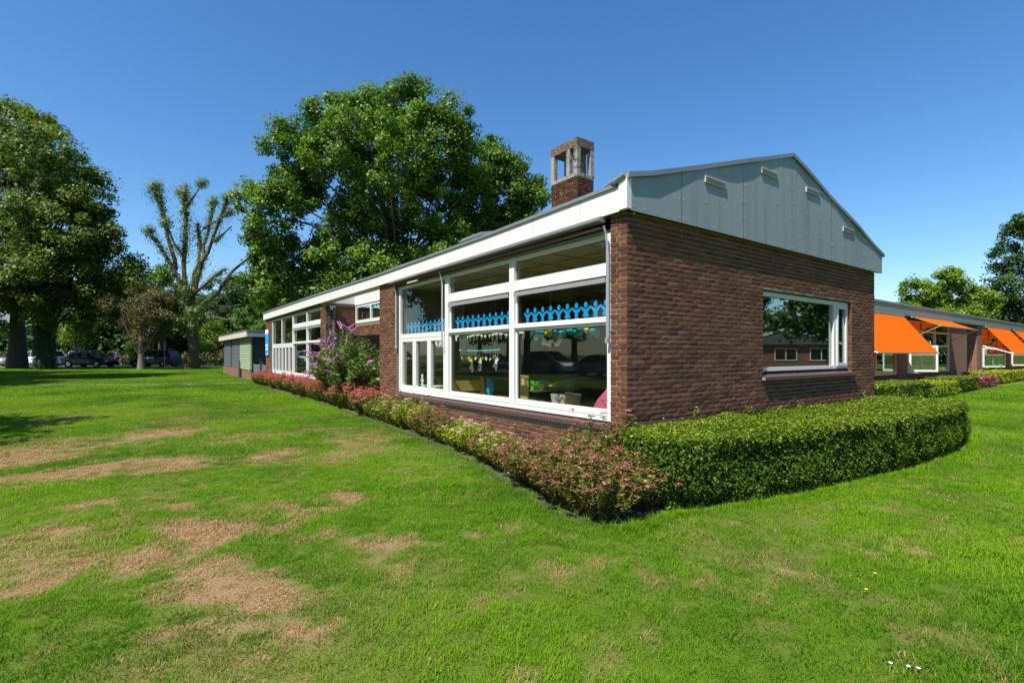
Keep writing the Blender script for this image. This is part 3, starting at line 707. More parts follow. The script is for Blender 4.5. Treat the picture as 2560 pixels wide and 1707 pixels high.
mb = MB(); mb.box(T0 - 0.012, T1 + 0.012, S0 - 0.012, S1 + 0.012, zt_ - 0.20, zt_); mb.build('chimney_lid', M['moss'], ch)
# roof lights near the eave
for t, s in ((0.62, 4.1), (0.62, 8.8)):
    if 7.6 < s < 12.4: t = 1.5
    mb = MB(); z = rz(t); mb.hexa([(t - 0.3, s - 0.4, z - 0.03), (t + 0.3, s - 0.4, z + 0.1), (t + 0.3, s + 0.4, z + 0.1), (t - 0.3, s + 0.4, z - 0.03), (t - 0.24, s - 0.34, z + 0.05), (t + 0.24, s - 0.34, z + 0.15), (t + 0.24, s + 0.34, z + 0.15), (t - 0.24, s + 0.34, z + 0.05)])
    mb.build('roof_light', M['roof'], school)
# inside of the school
mb = MB(); mb.box(0.25, 7.4, 0.25, 21.1, -0.05, 0.10); mb.build('floor', M['floor'], school)
mb = MB(); mb.box(0.14, 7.4, 0.26, 7.4, 3.03, 3.08); mb.box(0.14, 7.4, 12.6, 21.1, 3.03, 3.08); mb.build('ceiling', M['ceil'], school)
mb = MB(); mb.box(5.6, 5.7, 0.26, 6.95, 0.1, 3.03); mb.box(0.26, 5.6, 6.95, 7.05, 0.1, 3.03); mb.box(5.0, 5.1, 12.7, 21.1, 0.1, 3.03); mb.box(0.3, 5, 12.6, 12.66, 0.1, 3.03); mb.box(1.29, 1.4, 7.5, 12.5, 0.1, 2.9); mb.build('partition_wall', M['inwall'], school)
mb = MB()
for k in range(1, 9): mb.box(0.2, 5.6, 0.3 + k * 0.75, 0.31 + k * 0.75, 3.024, 3.0295)
for k in range(1, 8): mb.box(0.2 + k * 0.7, 0.21 + k * 0.7, 0.3, 6.9, 3.0235, 3.0285)
mb.build('ceiling_grid', M['black'], school)
# stone footing seen through the plants
mb = MB(); mb.hexa([(-0.16, 0.75, 0.0), (0.0, 0.75, 0.0), (0.0, 1.55, 0.0), (-0.16, 1.45, 0.0), (-0.12, 0.8, 0.13), (0.0, 0.8, 0.17), (0.0, 1.5, 0.17), (-0.12, 1.4, 0.12)])
mb.build('concrete_footing', M['concrete'], school)
# sign board on the end pier: white head, blue body, white lettering lines
sg = MB(); sg.box(-0.05, -0.012, 20.62, 21.25, 1.46, 2.62); so = obj('wall_sign', sg.mesh('wall_sign', M['blue']), None, W(0, 0), ROT)
tag(so, 'tall narrow blue sign with white head on the brick end pier', 'sign')
mb = MB(); mb.box(-0.055, -0.051, 20.62, 21.25, 2.42, 2.62); mb.build('sign_head', M['white_paper'], so)
mb = MB()
for z0, z1, a0, a1 in ((1.86, 1.96, 20.68, 21.2), (1.70, 1.80, 20.7, 21.15), (1.50, 1.54, 20.68, 21.0)): mb.box(-0.055, -0.051, a0, a1, z0, z1)
mb.build('sign_print', M['white_paper'], so)

# ------------------------------------------------------------------ things in the classroom window
def paper_chain(s0, s1, z0, label):
    mb = MB(); n = 10; p = (s1 - s0) / n; d = [0.0]
    def pl(poly):
        d[0] = (d[0] + 0.0003) if d[0] < 0.0012 else 0.0
        mb.prism(poly, lambda a, z, q: (0.097 + q + d[0], a, z), 0, 0.0016)
    for k in range(n):
        c = s1 - (k + 0.5) * p; h = 0.25
        pl([(c + 0.034 * math.cos(t), z0 + 0.209 + 0.041 * math.sin(t)) for t in np.linspace(0, 2 * math.pi, 14)[:-1]])
        for sg_ in (-1, 1):
            pl([(c + sg_ * 0.006, z0 + 0.152), (c + sg_ * 0.030, z0 + 0.104), (c + sg_ * p / 2, z0 + 0.166), (c + sg_ * p / 2, z0 + 0.193)])
        if k % 2 == 0:
            pl([(c - 0.030, z0 + 0.150), (c - 0.030, z0 + 0.062), (c + 0.030, z0 + 0.062), (c + 0.030, z0 + 0.150)])
            pl([(c - 0.032, z0 + 0.064), (c - 0.032, z0), (c - 0.004, z0), (c - 0.004, z0 + 0.064)]); pl([(c + 0.032, z0 + 0.064), (c + 0.032, z0), (c + 0.004, z0), (c + 0.004, z0 + 0.064)])
        else:
            pl([(c - 0.020, z0 + 0.152), (c - 0.024, z0 + 0.125), (c - 0.066, z0 + 0.056), (c + 0.066, z0 + 0.056), (c + 0.024, z0 + 0.125), (c + 0.020, z0 + 0.152)])
            pl([(c - 0.026, z0 + 0.06), (c - 0.026, z0), (c - 0.006, z0), (c - 0.006, z0 + 0.06)]); pl([(c + 0.026, z0 + 0.06), (c + 0.026, z0), (c + 0.006, z0), (c + 0.006, z0 + 0.06)])
    o = obj('paper_chain', mb.mesh('paper_chain', M['blue']), None, W(0, 0), ROT)
    return tag(o, label, 'paper chain', 'blue paper doll chains in the classroom window')
paper_chain(0.34, 2.12, 1.948, 'blue paper doll chain in the widest pane, beside the corner pier')
paper_chain(2.44, 4.22, 1.948, 'blue paper doll chain above the hanging blue stick and white garland')
paper_chain(4.60, 6.38, 1.948, 'blue paper doll chain above the three narrow casements')
def indoor(name, mb, mats, label, cat, smooth_=False, group=None):
    o = obj(name, mb.mesh(name, mats, smooth_), None, W(0, 0), ROT); return tag(o, label, cat, group)
# mobile: blue stick with hearts and figures
mo = empty('hanging_mobile', W(0, 0), ROT); tag(mo, 'turquoise stick hung with little hearts and crowned numbers', 'mobile')
mb = MB(); mb.tube([(0.5, 4.75 - 1.42 * q, 1.585 - 0.02 * math.sin(q * 3.1)) for q in np.linspace(0, 1, 9)], 0.018, 8); mb.build('stick', M['teal'], mo)
mb = MB(); mb.tube([(0.5, 4.6, 1.585), (0.5, 4.6, 2.9)], 0.002, 4); mb.tube([(0.5, 3.5, 1.585), (0.5, 3.5, 2.9)], 0.002, 4); mb.build('cord', M['white_paper'], mo)
rg = rng_of(21)
def heart(c, z, w): return [(c + w * 0.5 * math.sin(t) ** 3, z + w * 0.5 * (13 * math.cos(t) - 5 * math.cos(2 * t) - 2 * math.cos(3 * t) - math.cos(4 * t)) / 16) for t in np.linspace(0, 2 * math.pi, 18)[:-1]]
for k in range(11):
    c = 4.64 - k * 0.122; z = 1.42 + rg.uniform(-0.012, 0.012)
    mb = MB(); mb.prism(heart(c, z, rg.uniform(0.07, 0.105)), lambda a, zz, d_: (0.5 + d_, a, zz), 0, 0.004); mb.tube([(0.502, c, z + 0.03), (0.502, c, 1.57)], 0.0015, 3)
    mb.build('heart', [M['white_paper'], M['timber']][k in (2, 3)], mo)
def text_mesh(txt, size, mat):
    cu = bpy.data.curves.new('numeral', 'FONT'); cu.body = txt; cu.size = size; cu.extrude = 0.006; cu.align_x = 'CENTER'; cu.offset = 0.012
    to = bpy.data.objects.new('numeral', cu); COL.objects.link(to); dg = bpy.context.evaluated_depsgraph_get()
    me = bpy.data.meshes.new_from_object(to.evaluated_get(dg)); bpy.data.objects.remove(to); me.materials.clear(); me.materials.append(mat); return me
for c, z, ch_ in ((4.30, 1.17, '4'), (4.0, 1.20, '3'), (3.49, 1.22, '4')):
    mb = MB(); zt2 = z + 0.19
    mb.prism([(c - 0.07, zt2), (c + 0.07, zt2), (c + 0.08, zt2 + 0.08), (c + 0.035, zt2 + 0.045), (c, zt2 + 0.09), (c - 0.035, zt2 + 0.045), (c - 0.08, zt2 + 0.08)], lambda a, zz, d_: (0.5 + d_, a, zz), 0, 0.004)
    mb.tube([(0.502, c, zt2 + 0.06), (0.502, c, 1.57)], 0.0015, 3)
    mb.build('crown', M['yellow'], mo)
    t_o = obj('numeral', text_mesh(ch_, 0.26, M['white_paper']), mo, (0.5, c, z)); t_o.rotation_euler = (R(90), 0, R(-90))
# white garland of paper cut-outs
mb = MB(); n = 9
for k in range(n):
    c = 4.66 - k * 0.255; zz0 = 1.78 + 0.015 * math.sin(k * 2.1)
    mb.prism([(c - 0.12, zz0 + 0.12), (c - 0.10, zz0), (c - 0.05, zz0 - 0.01), (c - 0.04, zz0 + 0.08), (c + 0.03, zz0 + 0.07), (c + 0.05, zz0 - 0.02), (c + 0.10, zz0), (c + 0.115, zz0 + 0.13), (c + 0.04, zz0 + 0.16), (c - 0.05, zz0 + 0.155)], lambda a, z, d_: (0.42 + d_ + 0.01 * math.sin(a * 9), a, z), 0, 0.003)
mb.tube([(0.42, 4.8, 1.94), (0.42, 3.6, 1.92), (0.42, 2.5, 1.94)], 0.003, 4)
indoor('paper_garland', mb, M['white_paper'], 'white paper cut-out garland hanging behind the middle pane', 'garland')
# teal and yellow garland
mb = MB(); rg = rng_of(8)
for k in range(13):
    c = 2.2 - k * 0.11; z = 1.83 + rg.uniform(-0.03, 0.03); r = rg.uniform(0.05, 0.09)
    mb.prism([(c + r * (1 + 0.18 * math.cos(5 * t)) * math.cos(t), z + r * math.sin(t)) for t in np.linspace(0, 2 * math.pi, 16)[:-1]], lambda a, zz, d_, q=k: (0.40 + 0.012 * (q % 3) + d_, a, zz), 0, 0.003, 1 if k in (2, 3, 10) else 0)
mb.tube([(0.415, 2.3, 1.95), (0.415, 0.75, 1.95)], 0.003, 4)
indoor('flower_garland', mb, [M['teal'], M['yellow']], 'turquoise and yellow paper flower garland behind the widest pane', 'garland')
mb = MB()
for k in range(9):
    c = 2.75 - k * 0.055; z = 1.70 + 0.035 * math.sin(k * 1.7)
    mb.lathe([(0.001, -0.045), (0.04, -0.02), (0.045, 0.02), (0.001, 0.045)], (1.0 + 0.02 * math.cos(k * 2), c, z), 8)
mb.tube([(1.0, 2.55, 1.73), (1.0, 2.55, 3.02)], 0.003, 4)
indoor('paper_cloud', mb, M['white_paper'], 'white puffy paper cloud hanging deep in the classroom', 'decoration', True)
# bear sticker on a casement
mb = MB(); c = 5.60
def disc(a, z, r, q): mb.prism([(a + r * math.cos(t), z + r * 1.15 * math.sin(t)) for t in np.linspace(0, 2 * math.pi, 14)[:-1]], lambda x, y, d_: (0.096 + d_ + q, x, y), 0, 0.001)
for i, (a, z, r) in enumerate(((c, 1.035, 0.042), (c + 0.035, 1.08, 0.016), (c - 0.035, 1.08, 0.016), (c, 0.945, 0.048), (c + 0.035, 0.87, 0.026), (c - 0.035, 0.87, 0.026), (c + 0.055, 0.965, 0.02), (c - 0.055, 0.965, 0.02))): disc(a, z, r, 0.0003 * i)
indoor('bear_sticker', mb, M['white_paper'], 'white teddy bear cut-out stuck low on a narrow casement', 'sticker')
mb = MB(); mb.prism([(5.27, 1.61), (5.10, 1.78), (5.10, 1.845), (5.45, 1.845), (5.42, 1.74)], lambda a, z, d_: (0.3 + d_, a, z), 0, 0.003); indoor('paper_kite', mb, M['white_paper'], 'pale paper kite point hanging behind a narrow casement', 'decoration')
# furniture
bn = empty('wooden_bench', W(0, 0), ROT); tag(bn, 'small birch bench with curved side seen through the middle pane', 'bench')
side = [(5.62, 0.1), (5.24, 0.1), (5.22, 0.55), (5.26, 0.62), (5.45, 0.66), (5.50, 0.95), (5.60, 1.02), (5.65, 0.9)]
for t in (0.62, 1.55):
    mb = MB(); mb.prism(side, lambda a, z, d_: (t + d_, a, z), 0, 0.025); mb.build('bench_side', M['timber'], bn)
mb = MB(); mb.box(0.645, 1.55, 5.24, 5.55, 0.56, 0.585); mb.build('seat', M['timber'], bn)
mb = MB(); mb.box(0.645, 1.55, 5.56, 5.585, 0.7, 0.93); mb.build('backrest', M['timber'], bn)
tb = empty('low_table', W(0, 0), ROT); tag(tb, 'low birch table behind the middle pane', 'table')
mb = MB(); mb.box(0.85, 1.6, 3.4, 4.9, 0.62, 0.645); mb.build('tabletop', M['timber'], tb)
for t in (0.9, 1.55):
    for s in (3.45, 4.85): mb = MB(); mb.tube([(t, s, 0.1), (t, s, 0.62)], 0.022, 8); mb.build('leg', M['timber'], tb)
cr = empty('blue_chair', W(0, 0), ROT); tag(cr, 'blue childrens chair standing behind the low table', 'chair')
mb = MB(); mb.prism([(4.72, 0.92), (4.98, 1.0), (5.0, 0.72), (4.86, 0.62), (4.74, 0.7)], lambda a, z, d_: (1.3 + d_, a, z), 0, 0.02); mb.build('backrest', M['blue'], cr)
mb = MB(); mb.box(0.98, 1.3, 4.7, 5.0, 0.44, 0.46); mb.build('seat', M['blue'], cr)
for t in (1.0, 1.28):
    for s in (4.72, 4.98): mb = MB(); mb.tube([(t, s, 0.1), (t, s, 0.44)], 0.012, 6); mb.build('leg', M['steel'], cr)
sh = empty('toy_shelf', W(0, 0), ROT); tag(sh, 'birch toy shelf with pale end panel behind the widest pane', 'shelf')
mb = MB(); mb.box(0.72, 0.75, 2.83, 3.03, 0.1, 1.14); mb.build('end_panel', M['timber'], sh)
mb = MB(); mb.box(1.75, 1.78, 2.83, 3.03, 0.1, 0.9); mb.build('end_panel', M['timber'], sh)
for z in (0.12, 0.48, 0.86): mb = MB(); mb.box(0.75, 1.75, 2.62, 3.03, z, z + 0.025); mb.build('shelf_board', M['timber'], sh)
mb = MB(); rg = rng_of(4)
for k in range(9): x = 0.8 + k * 0.1; mb.box(x, x + 0.07, 2.68, 2.9, 0.886, 0.93 + rg.uniform(0.0, 0.12), k % 3)
indoor('toy_heap', mb, [M['green_plastic'], M['yellow'], M['teal']], 'heap of green and yellow toys on the birch shelf', 'toys')
mb = MB(); mb.hexa([(0.95, 2.12, 0.58), (1.25, 2.12, 0.58), (1.25, 2.42, 0.58), (0.95, 2.42, 0.58), (0.92, 2.08, 0.84), (1.28, 2.08, 0.84), (1.28, 2.46, 0.84), (0.92, 2.46, 0.84)])
indoor('laundry_basket', mb, M['vent'], 'pale plastic basket on the low cupboard near the widest pane', 'basket')
mb = MB(); mb.box(0.5, 1.3, 0.5, 2.7, 0.1, 0.56); mb.box(0.48, 1.32, 0.45, 2.75, 0.56, 0.58); indoor('low_cupboard', mb, M['timber'], 'low birch cupboard running under the widest pane', 'cupboard')
for k, (s, z) in enumerate(((6.05, 0.70), (5.75, 0.70))):
    mb = MB(); mb.hexa([(0.4, s - 0.14, 0.42), (0.7, s - 0.14, 0.42), (0.7, s + 0.14, 0.42), (0.4, s + 0.14, 0.42), (0.38, s - 0.16, z + 0.1), (0.72, s - 0.16, z + 0.1), (0.72, s + 0.16, z + 0.1), (0.38, s + 0.16, z + 0.1)]); mb.box(0.37, 0.73, s - 0.165, s + 0.165, z + 0.1, z + 0.125, 1)
    indoor('storage_tub', mb, [M['green_plastic'], M['white_paper']], 'green storage tub with pale lid low behind the casements', 'tub', group='green tubs behind the casements')
mb = MB(); mb.box(0.33, 0.8, 5.5, 6.3, 0.1, 0.42); indoor('tub_stand', mb, M['timber'], 'low wooden stand under the green tubs', 'stand')
mb = MB(); vs = []; fs = []; nr, ns = 9, 28; rg = rng_of(31)
for i in range(nr):
    q = i / (nr - 1); z = 0.70 + (1.08 - 0.70) * q
    for j in range(ns):
        a = 2 * math.pi * j / ns; r = (0.23 * (1 - q ** 2.2) + 0.06) * (1 + 0.16 * math.sin(7 * a + 2 * q) + 0.07 * math.sin(13 * a))
        vs.append((0.30 + 0.30 * r * math.cos(a), 0.56 + r * math.sin(a) * 0.85 - 0.05 * q, z + 0.02 * math.sin(3 * a)))
for i in range(nr - 1):
    for j in range(ns): fs.append((i * ns + j, i * ns + (j + 1) % ns, (i + 1) * ns + (j + 1) % ns, (i + 1) * ns + j))
fs.append(tuple((nr - 1) * ns + j for j in range(ns))); fs.append(tuple(ns - 1 - j for j in range(ns)))
mb.add(vs, fs); indoor('pink_jacket', mb, M['pink'], 'crumpled pink jacket lying against the glass by the corner pier', 'jacket', True)
mb = MB(); mb.box(0.13, 0.42, 0.27, 6.66, 0.62, 0.69); indoor('inner_ledge', mb, M['timber'], 'long pale ledge inside the classroom window', 'ledge')

# ------------------------------------------------------------------ the far wing with orange awnings
wing = empty('school_wing', W(0, 3.53), ROT); tag(wing, 'long brick school wing with grey fascia behind orange awnings', 'school wing')
T_END = 56
mb = MB(); segs = [(13.0, 14.6, 0), (20.98, 22.2, 0), (28.5, 31.6, 0), (33.7, 34.7, 0), (40.9, 42.2, 0), (48.5, 51, 0)]
for a, b_, _ in segs: mb.box(a, b_, 0, 0.25, -0.1, 3.15)
for a, b_ in ((14.6, 20.98), (22.2, 28.5), (34.7, 40.9), (42.2, 48.5)): mb.box(a, b_, 0.004, 0.246, -0.1, 0.60)
mb.box(31.6, 33.7, 1.2, 1.4, -0.1, 3.15); mb.box(33.45, 33.7, 0.25, 1.2, -0.1, 3.15); mb.box(31.6, 31.8, 0.25, 1.2, -0.1, 3.15); mb.box(51, T_END, 0, 0.25, -0.1, 3.15)
mb.box(13, 13.25, 0.25, 7.5, -0.1, 3.15)
mb.build('brick_wall', M['brick_far'], wing)
for a, b_ in ((12.9, 18.5), (18.5, 24.5), (24.5, 30), (30, 36), (36, 42), (42, 48), (48, T_END)):
    mb = MB(); mb.box(a + 0.003, b_ - 0.003, -0.10, -0.05, 3.16, 3.57); mb.build('fascia_panel', M['greyfascia'], wing)
mb = MB(); mb.box(12.9, T_END, -0.13, 0.1, 3.572, 3.64); mb.box(12.9, T_END, -0.05, 0.2, 3.165, 3.19); mb.build('roof_edge', M['alu'], wing)
mb = MB(); mb.hexa([(12.9, 0.1, 3.5), (T_END, 0.1, 3.5), (T_END, 4, 4.3), (12.9, 4, 4.3), (12.9, 0.1, 3.6), (T_END, 0.1, 3.6), (T_END, 4, 4.4), (12.9, 4, 4.4)]); mb.hexa([(12.9, 4, 4.3), (T_END, 4, 4.3), (T_END, 7.8, 3.5), (12.9, 7.8, 3.5), (12.9, 4, 4.4), (T_END, 4, 4.4), (T_END, 7.8, 3.6), (12.9, 7.8, 3.6)]); mb.build('roof', M['roof'], wing)
mb = MB(); mb.box(13.3, T_END, 3.0, 3.1, 0, 3.1); mb.build('partition_wall', M['inwall'], wing)
def wing_window(a, b_, bar_t, mat):
    mb = MB()
    xs = [a] + bar_t + [b_ - 0.07]
    for x in xs: mb.box(x, x + 0.07, 0.03, 0.12, 0.66, 3.0)
    for x0, x1 in zip(xs[:-1], xs[1:]):
        for z0, z1 in ((0.66, 0.75), (1.87, 1.95), (2.5, 2.58), (2.93, 3.0)): mb.box(x0 + 0.07, x1, 0.035, 0.115, z0, z1)
    wo = mb.build('window', mat, wing)
    for x0, x1 in zip(xs[:-1], xs[1:]):
        for z0, z1 in ((0.75, 1.87), (1.95, 2.5), (2.58, 2.93)):
            p = MB(); p.box(x0 + 0.07, x1, 0.08, 0.088, z0, z1); p.build('pane', M['glass_r'], wo)
    s = MB(); s.box(a, b_, -0.06, 0.03, 0.602, 0.655); s.build('window_sill', M['sill'], wo)
    return wo
def open_sash(parent, t, side, w=1.0):      # casement swung out from the facade
    o = MB(); z0, z1 = 0.76, 1.88
    o.box(0, w, -0.03, 0.03, z0, z0 + 0.08); o.box(0, w, -0.03, 0.03, z1 - 0.08, z1); o.box(0, 0.08, -0.031, 0.031, z0 + 0.08, z1 - 0.08); o.box(w - 0.08, w, -0.031, 0.031, z0 + 0.08, z1 - 0.08)
    so_ = o.build('casement', M['white'], parent, (t, -0.02, 0), side)
    p = MB(); p.box(0.08, w - 0.08, -0.004, 0.004, z0 + 0.08, z1 - 0.08); p.build('pane', M['glass_r'], so_)
w1 = wing_window(14.6, 20.98, [16.6, 18.7], M['white']); w2 = wing_window(22.2, 28.5, [24.3, 26.2], M['white']); w3 = wing_window(34.7, 40.9, [36.8, 38.8], M['white']); w4 = wing_window(42.2, 48.5, [44.3, 46.4], M['white'])
open_sash(w2, 22.3, R(-62), 1.0); open_sash(w3, 34.8, R(-40), 1.25); open_sash(w4, 42.3, R(-55), 1.0)
def awning(a, b_, P, z1, label, fold=None, arm=True):
    aw = empty('orange_awning', W(0, 3.53), ROT); tag(aw, label, 'awning', 'orange awnings on the school wing')
    n = 14; mb = MB(); vs = []; fs = []; z0 = 3.15
    for i in range(n + 1):
        x = a + (b_ - a) * i / n
        for j in range(7):
            q = j / 6; sag = 0.03 * math.sin(math.pi * q) * (0.6 + 0.4 * math.sin(i * 1.1))
            vs.append((x, -0.10 - (P - 0.1) * q, z0 + (z1 - z0) * q - sag))
    for i in range(n):
        for j in range(6): fs.append((i * 7 + j, (i + 1) * 7 + j, (i + 1) * 7 + j + 1, i * 7 + j + 1))
    m2 = len(vs); mb.add(vs, fs); mb.build('canvas', M['orange'], aw, smooth_=True)
    mb = MB(); mb.box(a - 0.02, b_ + 0.02, -P - 0.02, -P + 0.02, z1 - 0.03, z1 + 0.012); mb.build('front_bar', M['alu'], aw)
    mb = MB(); mb.box(a - 0.05, b_ + 0.05, -0.16, -0.102, 3.09, 3.155); mb.build('cassette', M['alu'], aw)
    for x in (a - 0.01, b_ + 0.01):
        mb = MB(); mb.tube([(x, 0.0, 2.0 if z1 < 2 else 2.15), (x, -P, z1)], 0.022, 6); mb.build('arm', M['alu'], aw)
    mb = MB(); xs_ = a + (b_ - a) * 0.33; mb.box(xs_, xs_ + 0.03, -0.1, -0.09, 3.1, 3.12); mb.build('bracket', M['alu'], aw)
awning(14.77, 21.24, 1.30, 1.56, 'steep orange awning next to the grey gable wall')
awning(22.3, 28.2, 1.10, 2.70, 'raised orange awning held out almost level')
awning(35.0, 41.1, 1.30, 1.54, 'steep orange awning past the dark brick recess')
awning(42.3, 48.4, 1.30, 1.54, 'steep orange awning at the far end of the wing')

# ------------------------------------------------------------------ shed and gate beside the school
shed = empty('timber_shed', W(0, 0), ROT); tag(shed, 'low green planked shed with shuttered windows beyond the school', 'shed')
SZ = 0.15
mb = MB(); mb.box(0, 0.2, 25.35, 36.3, -0.05, 0.70); mb.box(0.2, 5, 25.35, 25.55, -0.05, 0.70); mb.build('brick_base', M['brick_far'], shed)
mb = MB(); mb.box(0.03, 0.2, 25.38, 36.25, 0.70, 2.5); mb.box(0.2, 5, 25.40, 25.55, 0.70, 2.5); mb.box(4.8, 5, 25.55, 36.2, 0, 2.5); mb.box(0.2, 4.8, 36.05, 36.25, 0, 2.5); mb.build('shed_wall', M['darkwood'], shed)
for k in range(13):
    z = 0.70 + k * 0.1335
    mb = MB(); mb.hexa([(-0.025, 25.36, z), (0.03, 25.36, z), (0.03, 28.9, z), (-0.025, 28.9, z), (0.0, 25.36, z + 0.131), (0.03, 25.36, z + 0.131), (0.03, 28.9, z + 0.131), (0.0, 28.9, z + 0.131)]); mb.build('plank', M['planks'], shed)
    mb = MB(); mb.hexa([(0.9, 25.355, z), (5.0, 25.355, z), (5.0, 25.40, z), (0.9, 25.40, z), (0.9, 25.38, z + 0.131), (5.0, 25.38, z + 0.131), (5.0, 25.40, z + 0.131), (0.9, 25.40, z + 0.131)]); mb.build('plank', M['planks'], shed)
mb = MB(); mb.box(-0.03, 0.05, 25.30, 25.358, 0.70, 2.43); mb.build('corner_board', M['planks'], shed)
for a, b_ in ((29.0, 31.9), (32.5, 35.6)):
    mb = MB(); mb.box(-0.01, 0.028, a, b_, 0.72, 2.36); wo = mb.build('shutter', M['louvre'], shed)
    mb = MB()
    for k in range(8): mb.box(-0.022, -0.011, a, b_, 0.8 + k * 0.2, 0.815 + k * 0.2)
    mb.box(-0.03, -0.012, (a + b_) / 2 - 0.06, (a + b_) / 2 + 0.06, 0.72, 2.36); mb.build('shutter_bar', M['steel'], wo)
mb = MB(); mb.box(-0.25, -0.20, 25.1, 36.5, 2.42, 2.72); mb.box(-0.2, 5.1, 25.05, 25.1, 2.42, 2.72, 1); mb.build('fascia', [M['shedtrim'], M['greyfascia']], shed)
mb = MB(); mb.box(-0.27, 5.1, 25.03, 36.5, 2.722, 2.77); mb.box(-0.2, 5, 25.1, 36.4, 2.5, 2.53); mb.build('roof', M['zinc'], shed)
mb = MB(); mb.box(-0.12, -0.03, 28.3, 28.75, 0.15, 0.72); mb.tube([(-0.08, 28.5, 0.7), (-0.08, 28.5, 1.15)], 0.035, 8); ob = obj('bollard_post', mb.mesh('bollard_post', M['darkwood']), None, W(0, 0), ROT); tag(ob, 'dark wooden post standing against the shed base', 'post')
gt = empty('steel_gate', W(0, 0), ROT); tag(gt, 'grey steel bar gate between the school and the shed', 'gate')
def leaf(s0, s1):
    f_ = MB(); f_.box(0.10, 0.15, s0, s0 + 0.07, 0.1, 1.02); f_.box(0.10, 0.15, s1 - 0.07, s1, 0.1, 1.02); f_.box(0.105, 0.145, s0 + 0.07, s1 - 0.07, 0.2, 0.25); f_.box(0.105, 0.145, s0 + 0.07, s1 - 0.07, 0.93, 0.98)
    fo = f_.build('gate_leaf', M['steel'], gt)
    n = int((s1 - s0) / 0.09)
    for k in range(1, n): x = s0 + 0.05 + k * (s1 - s0 - 0.1) / n; bm_ = MB(); bm_.box(0.115, 0.135, x - 0.02, x + 0.02, 0.25, 0.93); bm_.build('gate_bar', M['steel'], fo)
leaf(21.6, 22.9); leaf(23.6, 25.2)

# ------------------------------------------------------------------ vegetation makers
def unit(a): return a / (np.linalg.norm(a, axis=-1, keepdims=True) + 1e-9)
def leaf_quads(P, N, size, asp, rg, fold=0.22, jit=0.35, along=None):
    n = len(P); N = unit(N)
    a = rg.normal(size=(n, 3)) if along is None else along + rg.normal(size=(n, 3)) * 0.35
    a = unit(a - (a * N).sum(1, keepdims=True) * N); b_ = np.cross(N, a)
    L = (size * rg.uniform(1 - jit, 1 + jit, (n, 1))); Wd = L * asp
    V = np.stack([P - a * L / 2, P + b_ * Wd / 2 + N * fold * Wd, P + a * L / 2, P - b_ * Wd / 2 + N * fold * Wd], 1).reshape(-1, 3)
    return V, np.arange(4 * n).reshape(n, 4)
def foliage_mesh(name, P, N, size, asp, rg, lv, mat, along=None, fold=0.22):
    V, F_ = leaf_quads(P, N, size, asp, rg, fold, along=along)
    return mesh_np(name, V, F_, mat, {'lv': np.repeat(np.clip(lv, 0, 1), 4)})
def crown_points(lobes, ncl, nl, cr, rg, shell=0.5, up=0.35):
    L = np.array(lobes, float)          # x y z rx ry rz
    w = L[:, 3] * L[:, 5] + 0.2; w /= w.sum(); li = rg.choice(len(L), ncl, p=w)
    d = unit(rg.normal(size=(ncl, 3))); d[:, 2] = np.where((d[:, 2] < -0.35) & (rg.random(ncl) < 0.35), -d[:, 2] * 0.7, d[:, 2])
    r = shell + (1 - shell) * rg.random(ncl) ** 0.6
    c = L[li, :3] + d * r[:, None] * L[li, 3:]
    cv = rg.random(ncl); crs = cr * rg.uniform(0.6, 1.35, ncl)
    k = np.repeat(np.arange(ncl), nl); q = rg.normal(size=(len(k), 3)); q = unit(q) * (rg.random(len(k)) ** 0.55)[:, None]
    P = c[k] + q * crs[k][:, None] * np.array([1, 1, 0.8])
    N = q * 0.5 + d[k] * 0.35 + np.array([0, 0, up]) + rg.normal(size=P.shape) * 0.45
    lv = 0.5 * rg.random(len(k)) + 0.5 * cv[k]
    return P, N, lv, c
def limbs(mb, base, top, r0, cents, rg, n_limb=26, lean=(0, 0), k=8):
    base = np.array(base, float); top = np.array(top, float); m_ = 6
    pts = [base + (top - base) * q + np.array([lean[0] * math.sin(q * 3), lean[1] * math.sin(q * 2.5), 0]) for q in np.linspace(0, 1, m_)]
    mb.tube([base - np.array([0, 0, 0.2])] + pts, [r0 * 1.55] + [r0 * (1 - 0.72 * q) * (1.25 if q == 0 else 1) for q in np.linspace(0, 1, m_)], 10)
    sel = rg.choice(len(cents), min(n_limb, len(cents)), replace=False)
    for i in sel:
        e = cents[i]; q = np.clip(rg.uniform(0.3, 0.95), 0, 1); s0 = pts[int(q * (m_ - 1))]
        if e[2] < s0[2] + 0.3: s0 = pts[max(1, int(0.35 * m_))]
        mid = s0 * 0.5 + e * 0.5 + np.array([0, 0, 0.12 * np.linalg.norm(e - s0)]) + rg.normal(size=3) * 0.25
        rr = r0 * 0.30 * (1 - 0.5 * q)
        mb.tube([s0, s0 * 0.7 + mid * 0.3 + rg.normal(size=3) * 0.08, mid, mid * 0.45 + e * 0.55 + rg.normal(size=3) * 0.15, e], [rr, rr * 0.85, rr * 0.62, rr * 0.4, rr * 0.15], 5, cap=False)
def tree(name, label, base, lobes, ncl, nl, cr, size, asp, leafm, barkm, r0, top_h, seed, group=None, n_limb=26, shell=0.5, up=0.35, lean=(0, 0)):
    rg = rng_of(seed); base = np.array(base, float)
    o = empty(name, base); tag(o, label, 'tree', group)
    L = [(x - base[0], y - base[1], z - base[2], a, b_, c) for x, y, z, a, b_, c in lobes]
    P, N, lv, c = crown_points(L, ncl, nl, cr, rg, shell, up)
    obj('crown', foliage_mesh('crown', P, N, size, asp, rg, lv, M[leafm]), o)
    mb = MB(); limbs(mb, (0, 0, 0), (lean[0], lean[1], top_h), r0, c, rg, n_limb); mb.build('trunk', M[barkm], o, smooth_=True)
    return o
FPX = 1266.0
